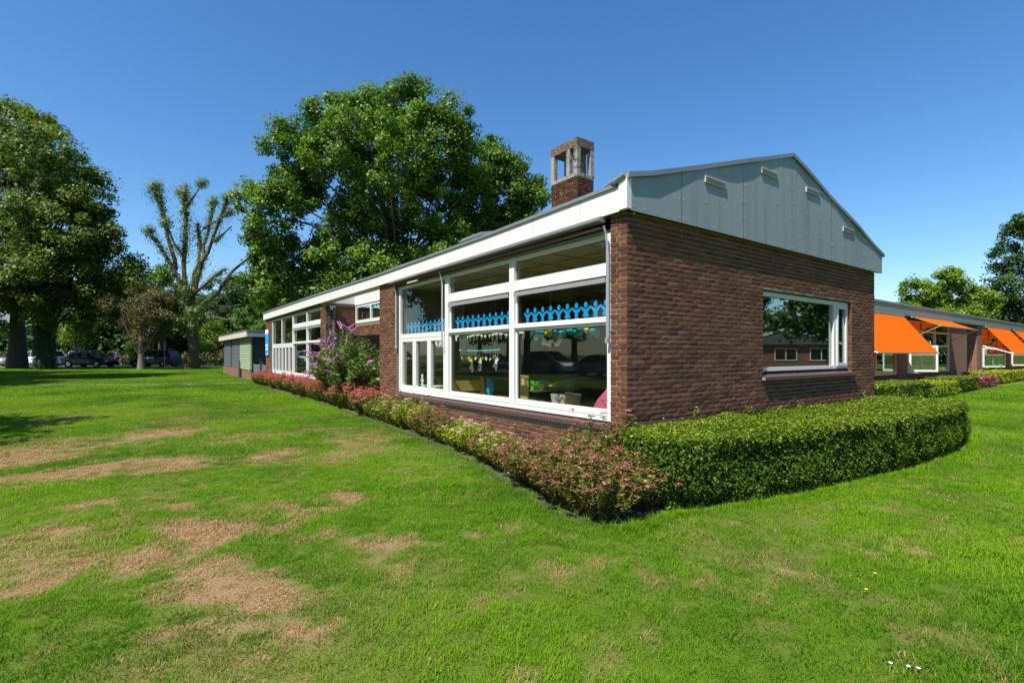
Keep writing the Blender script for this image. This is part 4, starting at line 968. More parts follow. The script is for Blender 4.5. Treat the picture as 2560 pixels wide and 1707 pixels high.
def lobes_at(Y, lst, rg, dy=1.0, flat=0.9):       # sightings (x, y, radius) of crown lobes taken at a known distance -> metres
    k = Y / FPX; out = []
    for x, y, r in lst:
        out.append(((x - 1280) * k, Y + rg.uniform(-1, 1) * r * k * dy, EYE + (886 - y) * k, r * k, r * k * 1.05, r * k * flat))
    return out

rg = rng_of(77)
L1 = lobes_at(39, [(985, 292, 92), (838, 305, 85), (1105, 325, 85), (1030, 240, 45), (760, 395, 92), (935, 430, 160), (1110, 450, 115), (705, 540, 88), (690, 640, 68), (890, 590, 150), (1070, 600, 115), (790, 670, 95), (675, 715, 52), (1140, 380, 55), (730, 460, 70), (925, 250, 55), (800, 735, 70), (960, 690, 85), (1085, 690, 75), (715, 745, 55), (668, 690, 45), (880, 720, 70), (662, 600, 38)], rg, 0.7)
tree('broadleaf_tree', 'large dense green broadleaf tree rising behind the school roof', (-9.0, 39.5, 0.1), L1, 1200, 165, 0.80, 0.215, 0.66, 'leaf_mid', 'bark_dark', 0.55, 13, 1, n_limb=60, shell=0.25, up=0.45)
L2 = lobes_at(44, [(1255, 440, 62), (1312, 505, 56), (1250, 550, 80), (1335, 585, 52), (1175, 590, 80), (1222, 385, 38), (1345, 470, 25), (1190, 470, 60), (1275, 640, 70), (1170, 660, 70), (1350, 640, 45), (1300, 580, 60)], rg, 0.7)
tree('broadleaf_tree', 'smaller green broadleaf tree showing left of the chimney', (-1.2, 44.5, 0.1), L2, 560, 150, 0.75, 0.225, 0.66, 'leaf_mid', 'bark_dark', 0.4, 11, 2, n_limb=36, shell=0.25, up=0.45)
# the two heavy trees on the left
LA = lobes_at(44, [(60, 350, 80), (18, 300, 60), (105, 300, 42), (55, 480, 125), (-60, 430, 150), (30, 640, 130), (-80, 640, 170), (60, 760, 90), (150, 360, 45)], rg, 0.6)
tree('chestnut_tree', 'tall spreading chestnut with a thick bare trunk by the parked cars', (-42.95, 43.96, 0.25), LA, 500, 165, 0.95, 0.25, 0.55, 'leaf_chestnut', 'bark_dark', 0.62, 14, 3, n_limb=50, shell=0.45)
LB_ = lobes_at(41.6, [(150, 420, 80), (205, 470, 60), (225, 540, 68), (150, 560, 105), (255, 625, 55), (190, 660, 90), (305, 665, 40), (330, 690, 26), (120, 700, 100), (230, 730, 60), (170, 780, 70), (285, 600, 30), (60, 720, 70)], rg, 0.6)
tb_ = tree('chestnut_tree', 'dark chestnut with an ivy-wrapped trunk beside the black saloon', (-38.42, 41.64, 0.25), LB_, 430, 165, 0.9, 0.24, 0.55, 'leaf_chestnut', 'bark_dark', 0.50, 12, 4, n_limb=46, shell=0.45)
rgi = rng_of(40); n = 5200; th = rgi.uniform(0, 2 * math.pi, n); hh = rgi.uniform(0, 6.0, n); rr = 0.72 - 0.03 * hh + rgi.normal(size=n) * 0.07
P = np.stack([rr * np.cos(th), rr * np.sin(th), hh], 1); N = np.stack([np.cos(th), np.sin(th), 0.4 + 0 * th], 1) + rgi.normal(size=(n, 3)) * 0.3
obj('ivy', foliage_mesh('ivy', P, N, 0.13, 0.8, rgi, rgi.random(n) * 0.6, M['leaf_dark']), tb_)
# small olive-brown tree
L3 = lobes_at(41.5, [(318, 775, 42), (390, 770, 46), (352, 735, 36), (292, 805, 32), (430, 800, 36), (350, 820, 50), (285, 760, 22), (420, 750, 25)], rg, 0.8)
tree('small_tree', 'small sparse olive-brown tree in front of the dark estate car', (-30.4, 41.5, 0.25), L3, 260, 90, 0.50, 0.14, 0.5, 'leaf_olive', 'bark_grey', 0.24, 5.2, 5, n_limb=60, shell=0.35)
# pollarded willow: limbs sighted one by one, spread in depth
po = empty('pollarded_willow', (-26.7, 42.2, 0.25)); tag(po, 'heavily pollarded willow with stubby upright limbs and leaf tufts', 'tree')
SX = 2.904
def pp(x, y, dy=0.0):
    X = 360 + x / SX; Y = 420 + y / SX; D = 42.2; k = D / FPX
    return np.array([(X - 1280) * k + 26.7, dy, EYE + (886 - Y) * k - 0.25])
limb_list = [  # (points (x,y), depth at the end, start radius, end radius)
    ([(362, 1450), (355, 1300), (350, 1150), (335, 1000), (320, 900)], 0.0, 0.78, 0.42),
    ([(330, 1000), (285, 860), (230, 720), (160, 570), (110, 480)], -1.2, 0.34, 0.17),
    ([(230, 740), (200, 600), (165, 400), (140, 250), (95, 135)], -0.5, 0.28, 0.13),
    ([(310, 960), (290, 800), (282, 600), (286, 310)], 0.4, 0.34, 0.20),
    ([(286, 320), (272, 200), (270, 100)], 0.6, 0.17, 0.12),
    ([(288, 320), (300, 250), (312, 155)], -0.2, 0.13, 0.09),
    ([(290, 320), (330, 230), (365, 150), (380, 85)], 0.8, 0.15, 0.10),
    ([(284, 640), (240, 560), (215, 420)], -0.9, 0.14, 0.09),
    ([(340, 940), (360, 760), (378, 600), (345, 480), (318, 370)], 1.4, 0.25, 0.12),
    ([(350, 960), (380, 800), (410, 640), (430, 450), (455, 220)], 0.9, 0.26, 0.14),
    ([(430, 440), (480, 370), (540, 285)], 1.6, 0.15, 0.10),
    ([(410, 700), (470, 610), (540, 450), (590, 370), (645, 240)], -0.8, 0.23, 0.13),
    ([(510, 535), (600, 500), (712, 460)], -1.6, 0.12, 0.08),
    ([(380, 900), (480, 820), (610, 735)], -0.4, 0.18, 0.10),
    ([(400, 1010), (540, 890), (620, 740), (700, 650), (770, 570)], 1.2, 0.26, 0.12),
    ([(620, 795), (700, 770), (770, 745)], 1.9, 0.11, 0.06),
    ([(385, 1130), (450, 1100), (560, 1090), (700, 1100), (740, 1120)], -1.5, 0.20, 0.07),
    ([(310, 1010), (260, 980), (235, 960)], 0.8, 0.14, 0.09),
    ([(400, 1030), (480, 1005), (590, 990)], 1.6, 0.14, 0.06)]
mb = MB(); rgp = rng_of(55); tufts = []
for pts, de, ra, rb_ in limb_list:
    n = len(pts); P3 = [pp(x, y, de * (i / (n - 1)) ** 1.2) for i, (x, y) in enumerate(pts)]
    fine = []; rad = []
    for i in range(n - 1):
        for q in (0, 0.5):
            fine.append(P3[i] * (1 - q) + P3[i + 1] * q + rgp.normal(size=3) * 0.05 * (i + q > 0)); u_ = (i + q) / (n - 1); rad.append((ra * (1 - u_) + rb_ * u_) * rgp.uniform(0.92, 1.1))
    fine.append(P3[-1]); rad.append(rb_)
    rad = [r_ * 0.63 for r_ in rad]
    mb.tube(fine, rad, 9)
    if pts[0][1] < 1400:
        for a, b_ in zip(P3[:-1], P3[1:]): tufts.append((a, b_))
mb.tube([(0.0, 0, -0.3), (0.0, 0, 0.5)], [0.54, 0.47], 10); mb.build('trunk', M['bark_brown'], po, smooth_=True)
dens = {2: 1.5, 1: 1.3}
Pp = []; Np = []; Al = []
for (a, b_) in tufts:
    ln = np.linalg.norm(b_ - a); left = 1.8 if (a[0] + b_[0]) / 2 < -2.2 else 1.0
    n = int(270 * ln * left * rgp.choice([0.05, 0.2, 0.9, 1.5] if left < 1.5 else [0.7, 1.2, 1.6])); q = rgp.random(n); base = a + (b_ - a) * q[:, None]
    d = unit(rgp.normal(size=(n, 3))); r = np.abs(rgp.normal(size=n)) * 0.38
    r *= 0.35 + 1.2 * vnoise(base[:, 0] * 2.2 + 9, base[:, 2] * 2.2)
    Pp.append(base + d * r[:, None] * np.array([1, 1, 0.9]) - np.array([0, 0, 0.12]) * r[:, None]); Np.append(d + np.array([0, 0, 0.3])); Al.append(d * 0.5 + np.array([0, 0, 0.7]) + rgp.normal(size=(n, 3)) * 0.4)
for tip in (pp(95, 135), pp(380, 85, .8), pp(455, 220, .9), pp(645, 240, -.8), pp(770, 570, 1.2), pp(110, 480, -1.2), pp(540, 285, 1.6), pp(215, 420, -.9), pp(240, 160, .6), pp(390, 1060, -.9), pp(430, 1050, -.8), pp(310, 1120, -.8), pp(400, 1150, -.6), pp(330, 900, -.6)):
    n = 340; d = unit(rgp.normal(size=(n, 3))); r = 0.62 * rgp.random(n) ** 0.6
    Pp.append(tip + d * r[:, None]); Np.append(d + np.array([0, 0, 0.3])); Al.append(d + rgp.normal(size=(n, 3)) * 0.4)
Pp = np.concatenate(Pp); Np = np.concatenate(Np); Al = np.concatenate(Al)
obj('crown', foliage_mesh('crown', Pp, Np, 0.24, 0.26, rgp, rgp.random(len(Pp)), M['leaf_willow'], Al), po)

# trees standing behind: three kinds, copied
def proto(name, label, h, r, ncl, nl, leafm, seed, size=0.3, barkm='bark_dark', trunk=0.3, low=0.28):
    rg = rng_of(seed); Ls = []
    for k in range(12):
        a = rg.uniform(0, 6.28); q = rg.uniform(low, 0.92); rad = r * (1 - abs(q - 0.55) * 1.0) * rg.uniform(0.4, 0.75)
        Ls.append((rad * math.cos(a), rad * math.sin(a), h * q, r * rg.uniform(0.36, 0.55), r * rg.uniform(0.36, 0.55), h * rg.uniform(0.12, 0.17)))
    Ls.append((0, 0, h * 0.88, r * 0.38, r * 0.38, h * 0.12)); Ls.append((0, 0, h * 0.6, r * 0.6, r * 0.6, h * 0.25))
    return tree(name, label, (0, 0, 0), Ls, ncl, nl, 0.85, size, 0.6, leafm, barkm, trunk, h * 0.62, seed, n_limb=24, shell=0.45)
pA = proto('woodland_tree', '', 12, 4.2, 260, 75, 'leaf_dark', 101)
pB = proto('woodland_tree', '', 12, 4.4, 260, 75, 'leaf_mid', 102)
pC = proto('young_tree', '', 6.0, 2.1, 150, 60, 'leaf_lime', 103, 0.19, 'bark_grey', 0.10, 0.35)
used = set()
def put(p, X, Y, sc, rz_, label, group=None, sz=None):
    o = p if p.name not in used else copy_tree(p); used.add(p.name)
    o.location = (X, Y, float(terrain(np.float64(X), np.float64(Y)))); o.rotation_euler = (0, 0, rz_); o.scale = (sc, sc, sz or sc)
    tag(o, label, 'tree', group); return o
FARW = 'dark woodland trees across the street'
for i, (px, Y, sc, sz) in enumerate(((150, 66, 0.95, 0.95), (235, 64, 0.9, 0.85), (300, 70, 1.0, 1.05), (455, 68, 0.9, 0.85), (520, 64, 0.85, 0.78), (592, 66, 0.95, 0.98), (650, 70, 0.9, 0.95), (60, 78, 1.0, 1.1), (700, 74, 0.9, 0.9), (760, 72, 0.85, 0.8))):
    put(pA, (px - 1280) / FPX * Y, Y, sc, i * 1.3, 'dark green woodland tree across the far street', FARW, sz)
put(pB, (400 - 1280) / FPX * 62, 62, 0.95, 2.0, 'rounded mid green tree rising behind the olive-brown tree', None, 0.98)
put(pB, (640 - 1280) / FPX * 52, 52, 0.55, 0.7, 'mid green tree standing behind the timber shed', None, 0.5)
for i, (px, Y, sc, lb) in enumerate(((192, 57, 1.05, 'young pale green tree on a thin stem behind the black saloon'), (537, 57, 0.85, 'young tree on a thin stem between the pollarded willow and shed'), (330, 58, 0.45, 'low bright green bush behind the dark estate car'))):
    put(pC, (px - 1280) / FPX * Y, Y, sc, i * 2.1, lb)
# right-hand trees
LR = lobes_at(48, [(2300, 722, 36), (2372, 700, 34), (2412, 735, 46), (2335, 765, 46), (2432, 785, 46), (2275, 775, 25), (2466, 748, 34), (2360, 800, 60)], rg, 0.8)
tree('maple_tree', 'sunny lime green tree above the roof of the far wing', (41.5, 48, 0), LR, 300, 110, 0.6, 0.22, 0.6, 'leaf_lime', 'bark_dark', 0.3, 6, 6, n_limb=20, up=0.6)
LR2 = lobes_at(54, [(2565, 575, 44), (2535, 640, 38), (2600, 600, 60), (2570, 700, 66), (2640, 700, 80), (2520, 560, 20), (2505, 720, 30), (2590, 800, 80), (2680, 780, 80)], rg, 0.8)
tree('broadleaf_tree', 'tall dark tree at the far end of the wing', (55.5, 54, 0), LR2, 330, 110, 0.75, 0.26, 0.6, 'leaf_dark', 'bark_dark', 0.4, 11, 7, n_limb=20)
LR3 = lobes_at(56, [(2470, 780, 48), (2440, 830, 50), (2510, 800, 50), (2530, 850, 50), (2560, 800, 45)], rg, 0.8)
tree('broadleaf_tree', 'dull green tree between the lime green tree and tall dark tree', (53.0, 57, 0), LR3, 240, 110, 0.7, 0.26, 0.6, 'leaf_dark', 'bark_dark', 0.35, 6, 8, n_limb=20)
# street trees out of the picture that shade the lawn and stand in the reflections
STREET = 'street trees beside the road left of the lawn'
for i, (t, s, sc, sz) in enumerate(((-14.0, 8.8, 0.85, 0.95), (-16.5, 33, 1.1, 1.75), (-21.0, 41, 1.25, 1.45), (-19.0, 26.5, 1.0, 1.35))):
    p = W(t, s); put(pB, p.x, p.y, sc, i * 1.7, 'mid green street tree beside the road along the lawn', STREET, sz)
for i, (t, s) in enumerate(((-30, -6), (-31, 4), (-30, 14), (-32, 24), (-31, 34), (-30, 44), (-33, 55))):
    p = W(t, s); put(pA, p.x, p.y, 1.2, i * 0.9, 'dark tree across the road that runs beside the lawn', 'dark trees across the side road', 1.3)
for i, (X, Y) in enumerate(((34, 6), (38, 18), (42, -1), (52, 4), (46, 26), (38, -10), (62, 30), (78, 16), (70, 42), (74, 28), (58, -6), (72, 4), (66, 52))):
    put([pB, pA][i % 2], X, Y, 1.1, i * 1.9, 'tree on the lawn right of the school wing', 'trees right of the school wing', 1.15)

# undergrowth across the street
rgu = rng_of(60); n = 9000
ux = rgu.uniform(-78, -8, n); uy = 57 + rgu.random(n) * 7; uh = (0.55 + 0.5 * fbm(ux * 0.5, uy * 0.5)) * (0.5 + 0.22 * (uy - 57)) * 1.3
P = np.stack([ux, uy, 0.25 + uh * rgu.random(n) ** 0.6], 1); N = rgu.normal(size=(n, 3)) + np.array([0, -0.6, 0.5])
obj('undergrowth', foliage_mesh('undergrowth', P, N, 0.42, 0.35, rgu, rgu.random(n), M['leaf_olive'], np.tile([0, 0, 1.0], (n, 1))))['kind'] = 'stuff'
n = 22000; ux = rgu.uniform(-85, -4, n); uy = rgu.uniform(62, 70, n)
P = np.stack([ux, uy, 0.2 + rgu.random(n) * (3.6 + 2.5 * fbm(ux * 0.25, uy * 0))], 1); N = rgu.normal(size=(n, 3)) + np.array([0, -0.5, 0.4])
obj('thicket', foliage_mesh('thicket', P, N, 0.75, 0.65, rgu, rgu.random(n) * 0.5, M['leaf_dark']))['kind'] = 'stuff'
n = 14000; q = rgu.random(n); P = np.stack([74 + 14 * q + rgu.uniform(-3, 3, n), -15 + 85 * q, rgu.random(n) * (6 + 4 * fbm(q * 30, q * 0))], 1); N = rgu.normal(size=(n, 3)) + np.array([-0.6, 0, 0.4])  # added out of view, keeps bright sky out of the wing window reflections
tk = obj('thicket', foliage_mesh('thicket', P, N, 0.9, 0.65, rgu, rgu.random(n) * 0.7, M['leaf_dark'])); tk['kind'] = 'stuff'; tk['label'] = 'unseen thicket added right of the wing to block sky from its windows'
bpy.data.objects['undergrowth']['label'] = 'rough tall weeds along the far side of the street'; bpy.data.objects['thicket']['label'] = 'dark thicket under the woodland trees'

# ------------------------------------------------------------------ clipped hedges
def hedge(poly_ts, z1, label, seed, dens=3300, size=0.030, s_off=0.0, name='clipped_hedge', matn='leaf_hedge', wob=0.04, group=None, sprigs=0):
    rg = rng_of(seed); pw = [W(t, s + s_off) for t, s in poly_ts]; base = np.mean([[p.x, p.y] for p in pw], axis=0)
    o = empty(name, (base[0], base[1], 0)); tag(o, label, 'hedge', group)
    poly = np.array([[p.x - base[0], p.y - base[1]] for p in pw]); n = len(poly)
    # rounded outline: resample and smooth
    pts = []
    for i in range(n):
        a, b_ = poly[i], poly[(i + 1) % n]; m_ = max(2, int(np.linalg.norm(b_ - a) / 0.1))
        for q in range(m_): pts.append(a + (b_ - a) * q / m_)
    pts = np.array(pts)
    for _ in range(3): pts = (np.roll(pts, 1, 0) + pts * 2 + np.roll(pts, -1, 0)) / 4
    area = 0.5 * np.sum(pts[:, 0] * np.roll(pts[:, 1], -1) - np.roll(pts[:, 0], -1) * pts[:, 1])
    if area < 0: pts = pts[::-1]
    tn = np.roll(pts, -1, 0) - np.roll(pts, 1, 0); nr = unit(np.stack([tn[:, 1], -tn[:, 0]], 1))
    cen = pts.mean(0)
    # core
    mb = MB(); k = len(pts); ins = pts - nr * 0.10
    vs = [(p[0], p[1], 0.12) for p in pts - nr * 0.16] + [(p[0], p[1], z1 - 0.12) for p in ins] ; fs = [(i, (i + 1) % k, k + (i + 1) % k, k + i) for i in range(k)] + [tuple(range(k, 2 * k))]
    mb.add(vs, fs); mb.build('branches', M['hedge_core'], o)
    # side leaves, shade painted into their colour: darker than the top leaves
    seg = np.linalg.norm(np.roll(pts, -1, 0) - pts, axis=1); per = seg.sum(); ns = int(per * z1 * dens)
    i = rg.choice(k, ns, p=seg / per); q = rg.random(ns)[:, None]; b2 = pts[i] * (1 - q) + pts[(i + 1) % k] * q
    z = z1 * (0.06 + 0.94 * rg.random(ns)); nn = nr[i]
    lump = (fbm(b2[:, 0] * 3.0 + b2[:, 1] * 2.0 + 30, z * 4.0 + 12) - 0.5) * 2
    dep = -np.abs(rg.normal(size=ns)) * 0.06 + lump * wob - 0.05 * smooth(0.22, 0.0, z) - 0.05 * smooth(z1 - 0.12, z1, z)
    Ps = np.concatenate([b2 + nn * dep[:, None], z[:, None]], 1); Ns = np.concatenate([nn * 0.8, np.full((ns, 1), 0.45)], 1) + rg.normal(size=(ns, 3)) * 0.55
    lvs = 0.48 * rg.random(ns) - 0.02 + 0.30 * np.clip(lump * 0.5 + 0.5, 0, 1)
    # top leaves
    mn, mx = pts.min(0), pts.max(0); nt_ = int((mx - mn).prod() * dens * 1.15); tp = mn + rg.random((nt_, 2)) * (mx - mn)
    ok = in_poly(tp[:, 0], tp[:, 1], [tuple(p) for p in pts]); tp = tp[ok]; nt_ = len(tp)
    dist = np.min(np.linalg.norm(tp[:, None, :] - pts[None, ::2, :], axis=2), axis=1)
    lump2 = (fbm(tp[:, 0] * 2.2 + 5, tp[:, 1] * 2.2) - 0.5) * 2
    zt2 = z1 - 0.06 * smooth(0.13, 0.0, dist) + lump2 * wob * 0.8 - np.abs(rg.normal(size=nt_)) * 0.035 + (rg.random(nt_) < 0.02) * rg.random(nt_) * 0.06
    Pt = np.concatenate([tp, zt2[:, None]], 1); Nt = np.array([0, 0, 0.8]) + rg.normal(size=(nt_, 3)) * 0.5
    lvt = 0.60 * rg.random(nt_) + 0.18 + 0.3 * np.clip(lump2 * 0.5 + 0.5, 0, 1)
    P = [Ps, Pt]; N = [Ns, Nt]; lv = [lvs, lvt]
    for _ in range(sprigs):
        c = tp[rg.integers(nt_)]; h = rg.uniform(0.06, 0.2); m_ = 26; u_ = rg.random(m_)
        P.append(np.concatenate([c + rg.normal(size=(m_, 2)) * 0.025, (z1 + u_ * h)[:, None]], 1)); N.append(rg.normal(size=(m_, 3)) + [0, 0, 0.3]); lv.append(0.5 + 0.5 * rg.random(m_))
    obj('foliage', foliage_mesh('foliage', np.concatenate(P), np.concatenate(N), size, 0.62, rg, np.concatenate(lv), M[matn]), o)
    return o
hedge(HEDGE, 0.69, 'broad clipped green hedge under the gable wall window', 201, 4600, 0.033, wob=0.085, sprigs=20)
FS_ = 3.53
hedge([(11.0, -2.2), (16.4, -2.3), (16.6, -1.0), (11.0, -0.9)], 0.62, 'low clipped hedge at the start of the wing, below the steep awning', 202, 900, 0.06, FS_)
hedge([(19.8, -2.1), (23.6, -2.1), (23.6, -0.9), (19.8, -0.9)], 0.60, 'low clipped hedge in front of the open white casement', 203, 900, 0.06, FS_)
hedge([(17.0, -2.3), (19.4, -2.35), (19.4, -1.2), (17.0, -1.2)], 0.55, 'golden leaved shrub row between two clipped hedges', 204, 700, 0.065, FS_, 'golden_hedge', 'leaf_gold', 0.10)
hedge([(28.5, -1.6), (40, -1.6), (40, -0.4), (28.5, -0.4)], 0.62, 'golden leaved shrub row under the far awnings', 205, 500, 0.08, FS_, 'golden_hedge', 'leaf_gold', 0.12)
hedge([(24.0, -1.9), (28.2, -1.9), (28.2, -0.8), (24.0, -0.8)], 0.50, 'pale pink flowering shrub row at the foot of the lit brick', 206, 600, 0.07, FS_, 'flowering_hedge', 'fl_dusty', 0.10)

# ------------------------------------------------------------------ flowering shrubs
def spirea(kind, seed, h, r, nst, leafm, flm, nfl, tall=0):
    rg = rng_of(seed); o = empty('spirea_shrub'); P = []; N = []; lv = []; A = []; FP = []; FN = []; flv = []
    mb = MB()
    for k in range(nst):
        a = rg.uniform(0, 6.28); q = math.sqrt(rg.random()); lean = q * r; hh = h * (1 - 0.35 * q * q) * rg.uniform(0.8, 1.15)
        if k < tall: hh *= rg.uniform(1.35, 1.6); lean *= 0.5
        tipv = np.array([lean * math.cos(a), lean * math.sin(a), hh]); b0 = np.array([lean * 0.35 * math.cos(a), lean * 0.35 * math.sin(a), 0.0]); mid = b0 * 0.45 + tipv * 0.55 + np.array([0.05 * math.cos(a), 0.05 * math.sin(a), 0.02])
        if k % 2 == 0: mb.tube([b0, mid, tipv], [0.005, 0.004, 0.002], 4, cap=False)
        n = 56; u_ = rg.uniform(0.03, 1.0, n) ** 0.95
        pos = np.where(u_[:, None] < 0.55, b0 + (mid - b0) * (u_ / 0.55)[:, None], mid + (tipv - mid) * ((u_ - 0.55) / 0.45)[:, None])
        d = unit(np.concatenate([rg.normal(size=(n, 2)), rg.uniform(0.1, 0.9, (n, 1))], 1)); P.append(pos + d * rg.uniform(0.01, 0.035, (n, 1))); A.append(d); N.append(np.array([0, 0, 1.0]) + rg.normal(size=(n, 3)) * 0.5); lv.append(0.55 * rg.random(n) + 0.45 * u_ * rg.uniform(0.4, 1.0))
        if rg.random() < nfl or k < tall:
            m_ = 34; rr = 0.034 * np.sqrt(rg.random(m_)) * rg.uniform(0.7, 1.3); t = rg.uniform(0, 6.28, m_)
            FP.append(tipv + np.stack([rr * np.cos(t), rr * np.sin(t), 0.012 - 6 * rr ** 2 + rg.normal(size=m_) * 0.004], 1)); FN.append(np.array([0, 0, 1.0]) + rg.normal(size=(m_, 3)) * 0.4); flv.append(np.clip(rg.random() * 0.8 + 0.3 * rg.random(m_), 0, 1))
    mb.build('stem', M['stem'], o)
    obj('foliage', foliage_mesh('foliage', np.concatenate(P), np.concatenate(N), 0.036, 0.42, rg, np.concatenate(lv), M[leafm], np.concatenate(A)), o)
    if FP: obj('flower_head', foliage_mesh('flower_head', np.concatenate(FP), np.concatenate(FN), 0.017, 0.9, rg, np.concatenate(flv), M[flm]), o)['kind'] = 'stuff'
    return o
SP = {'pink': spirea('pink', 301, 0.52, 0.40, 90, 'leaf_green', 'fl_pink', 0.85), 'gold': spirea('gold', 302, 0.50, 0.36, 85, 'leaf_gold', 'fl_pale', 0.22, 4), 'bronze': spirea('bronze', 303, 0.46, 0.42, 110, 'leaf_bronze', 'fl_dusty', 0.24), 'mixed': spirea('mixed', 304, 0.50, 0.38, 90, 'leaf_green', 'fl_dusty', 0.55, 4), 'tall': spirea('tall', 305, 0.62, 0.30, 70, 'leaf_green', 'fl_dusty', 0.30, 9)}
SPL = {'pink': ('spirea shrub thick with bright pink flower heads, far along the facade', 'pink spirea along the facade'), 'gold': ('golden leaved spirea shrub with a few pale flower heads', 'golden spirea in the bed'), 'bronze': ('low bronze leaved spirea shrub with faded seed heads', 'bronze spirea near the corner'), 'mixed': ('green spirea shrub with dusty pink flower heads', 'dusty pink spirea in the bed'), 'tall': ('taller spirea with upright stems and pink heads beside the corner pier', 'tall spirea by the corner pier')}
sused = set(); rgs = rng_of(310)
def shrub(kind, t, s, sc, sz=None):
    p = SP[kind]; o = p if kind not in sused else copy_tree(p); sused.add(kind)
    q = W(t, s); o.location = (q.x, q.y, float(terrain(q.x, q.y)) + 0.012); o.rotation_euler = (0, 0, rgs.uniform(0, 6.28)); o.scale = (sc, sc, sz or sc)
    lab = SPL[kind][0]
    if kind == 'pink': lab = 'bright pink flowering spirea ' + ('between the brick pier and butterfly bush' if s < 9.0 else 'at the foot of the butterfly bush' if s < 12.4 else 'below the far row of white windows')
    elif kind == 'gold': lab = 'golden leaved spirea ' + ('below the widest pane' if s < 2.3 else 'below the middle pane of the near window' if s < 4.4 else 'below the narrow casements and brick pier' if s < 8 else 'at the gate end of the bed')
    elif kind == 'mixed': lab = 'green spirea with dusty pink heads ' + ('below the widest pane' if s < 2.3 else 'below the middle pane of the near window' if s < 4.3 else 'below the narrow casements and brick pier')
    elif kind == 'bronze': lab = 'bronze leaved spirea with faded seed heads ' + ('beside the clipped hedge' if s < -0.2 else 'in front of the tall pink-headed stems' if s < 0.5 else 'next to the golden spirea')
    tag(o, lab, 'shrub', SPL[kind][1])
def edge_row(kind, spots):
    for s, off, sc in spots: shrub(kind, float(bed_edge(s)) + off - 0.04, s, sc * 1.06, sc * (0.80 if kind in ('gold', 'mixed') and s < 4.2 else 1.0))
edge_row('bronze', ((-0.72, 0.30, 1.05), (-0.70, 0.80, 1.0), (-0.30, 0.34, 1.05), (0.05, 0.40, 1.05), (0.12, 0.85, 1.0), (0.45, 0.36, 1.0), (-0.25, 0.78, 1.1), (0.80, 0.38, 0.9), (-0.55, 1.15, 0.95), (1.25, 0.36, 0.8)))
edge_row('tall', ((0.20, 1.12, 1.0), (-0.12, 1.28, 1.05), (0.55, 1.02, 0.85)))
edge_row('gold', ((1.55, 0.36, 0.95), (1.30, 0.60, 0.7), (2.35, 0.40, 1.0), (2.75, 0.34, 1.0), (3.15, 0.36, 0.95), (2.0, 0.45, 0.7), (4.75, 0.36, 1.0), (5.3, 0.33, 1.05), (6.3, 0.34, 1.05), (7.1, 0.32, 0.9), (0.98, 0.86, 0.7)))
edge_row('mixed', ((0.85, 0.62, 0.8), (1.85, 0.34, 0.9), (1.7, 0.55, 0.65), (3.6, 0.34, 1.0), (4.1, 0.36, 1.0), (4.45, 0.34, 0.95), (5.8, 0.33, 1.0), (6.75, 0.33, 1.0), (7.6, 0.30, 1.0)))
for k in range(26):
    s = 7.2 + k * 0.59; shrub('pink', float(bed_edge(s)) + 0.27 + rgs.uniform(-0.04, 0.10), s, rgs.uniform(0.9, 1.1), rgs.uniform(1.0, 1.25))
shrub('gold', -0.22, 22.3, 0.8)
# butterfly bush
bu = empty('butterfly_bush', W(0.05, 10.2)); tag(bu, 'large butterfly bush with purple flower spikes in the brick recess', 'bush')
rg = rng_of(330); P = []; N = []; A = []; lv = []; mb = MB(); tips = []
for k in range(150):
    a = rg.uniform(0, 6.28); q = math.sqrt(rg.random()); sx, sy = 0.85, 2.35
    tipv = np.array([q * sx * math.cos(a), q * sy * math.sin(a), (2.15 - 0.75 * q ** 1.8) * rg.uniform(0.6, 1.08)]); mid = tipv * np.array([0.6, 0.6, 0.62]) + np.array([0, 0, 0.12])
    c, s_ = math.cos(ROT), math.sin(ROT)
    rot = lambda p: np.array([p[0] * c - p[1] * s_, p[0] * s_ + p[1] * c, p[2]])
    tipw, midw, b0 = rot(tipv), rot(mid), np.array([0.1 * rg.normal(), 0.1 * rg.normal(), 0.0])
    mb.tube([b0, midw, tipw], [0.013, 0.009, 0.004], 4, cap=False); tips.append((tipw, unit(tipw - midw), q))
    n = 105; u_ = rg.uniform(0.10, 1.0, n); pos = np.where(u_[:, None] < 0.6, b0 + (midw - b0) * (u_ / 0.6)[:, None], midw + (tipw - midw) * ((u_ - 0.6) / 0.4)[:, None])
    d = unit(np.concatenate([rg.normal(size=(n, 2)), rg.uniform(-0.4, 0.7, (n, 1))], 1)); P.append(pos + d * rg.uniform(0.03, 0.14, (n, 1))); A.append(d); N.append(np.array([0, 0, 1.0]) + rg.normal(size=(n, 3)) * 0.5); lv.append(rg.random(n))
mb.build('stem', M['stem'], bu)
obj('foliage', foliage_mesh('foliage', np.concatenate(P), np.concatenate(N), 0.12, 0.36, rg, np.concatenate(lv), M['leaf_buddleia'], np.concatenate(A)), bu)
sp_me = []
for k in range(3):
    n = 260; u_ = rg.random(n); th = rg.uniform(0, 6.28, n); rr = 0.045 * (1 - 0.7 * u_) * (0.8 + 0.2 * rg.random(n)); Ps = np.stack([rr * np.cos(th), rr * np.sin(th), u_ * 0.23], 1); Ns = np.stack([np.cos(th), np.sin(th), 0.3 + 0 * th], 1)
    sp_me.append(foliage_mesh('flower_spike', Ps, Ns, 0.02, 0.9, rg, rg.random(n) * 0.6 + 0.25 * (k == 2) + 0.1, M['fl_purple']))
tips.sort(key=lambda x: -(0.45 * x[0][2] - 0.9 * (x[0][0] * VX[0] + x[0][1] * VX[1]) + 0.5 * rg.random()))
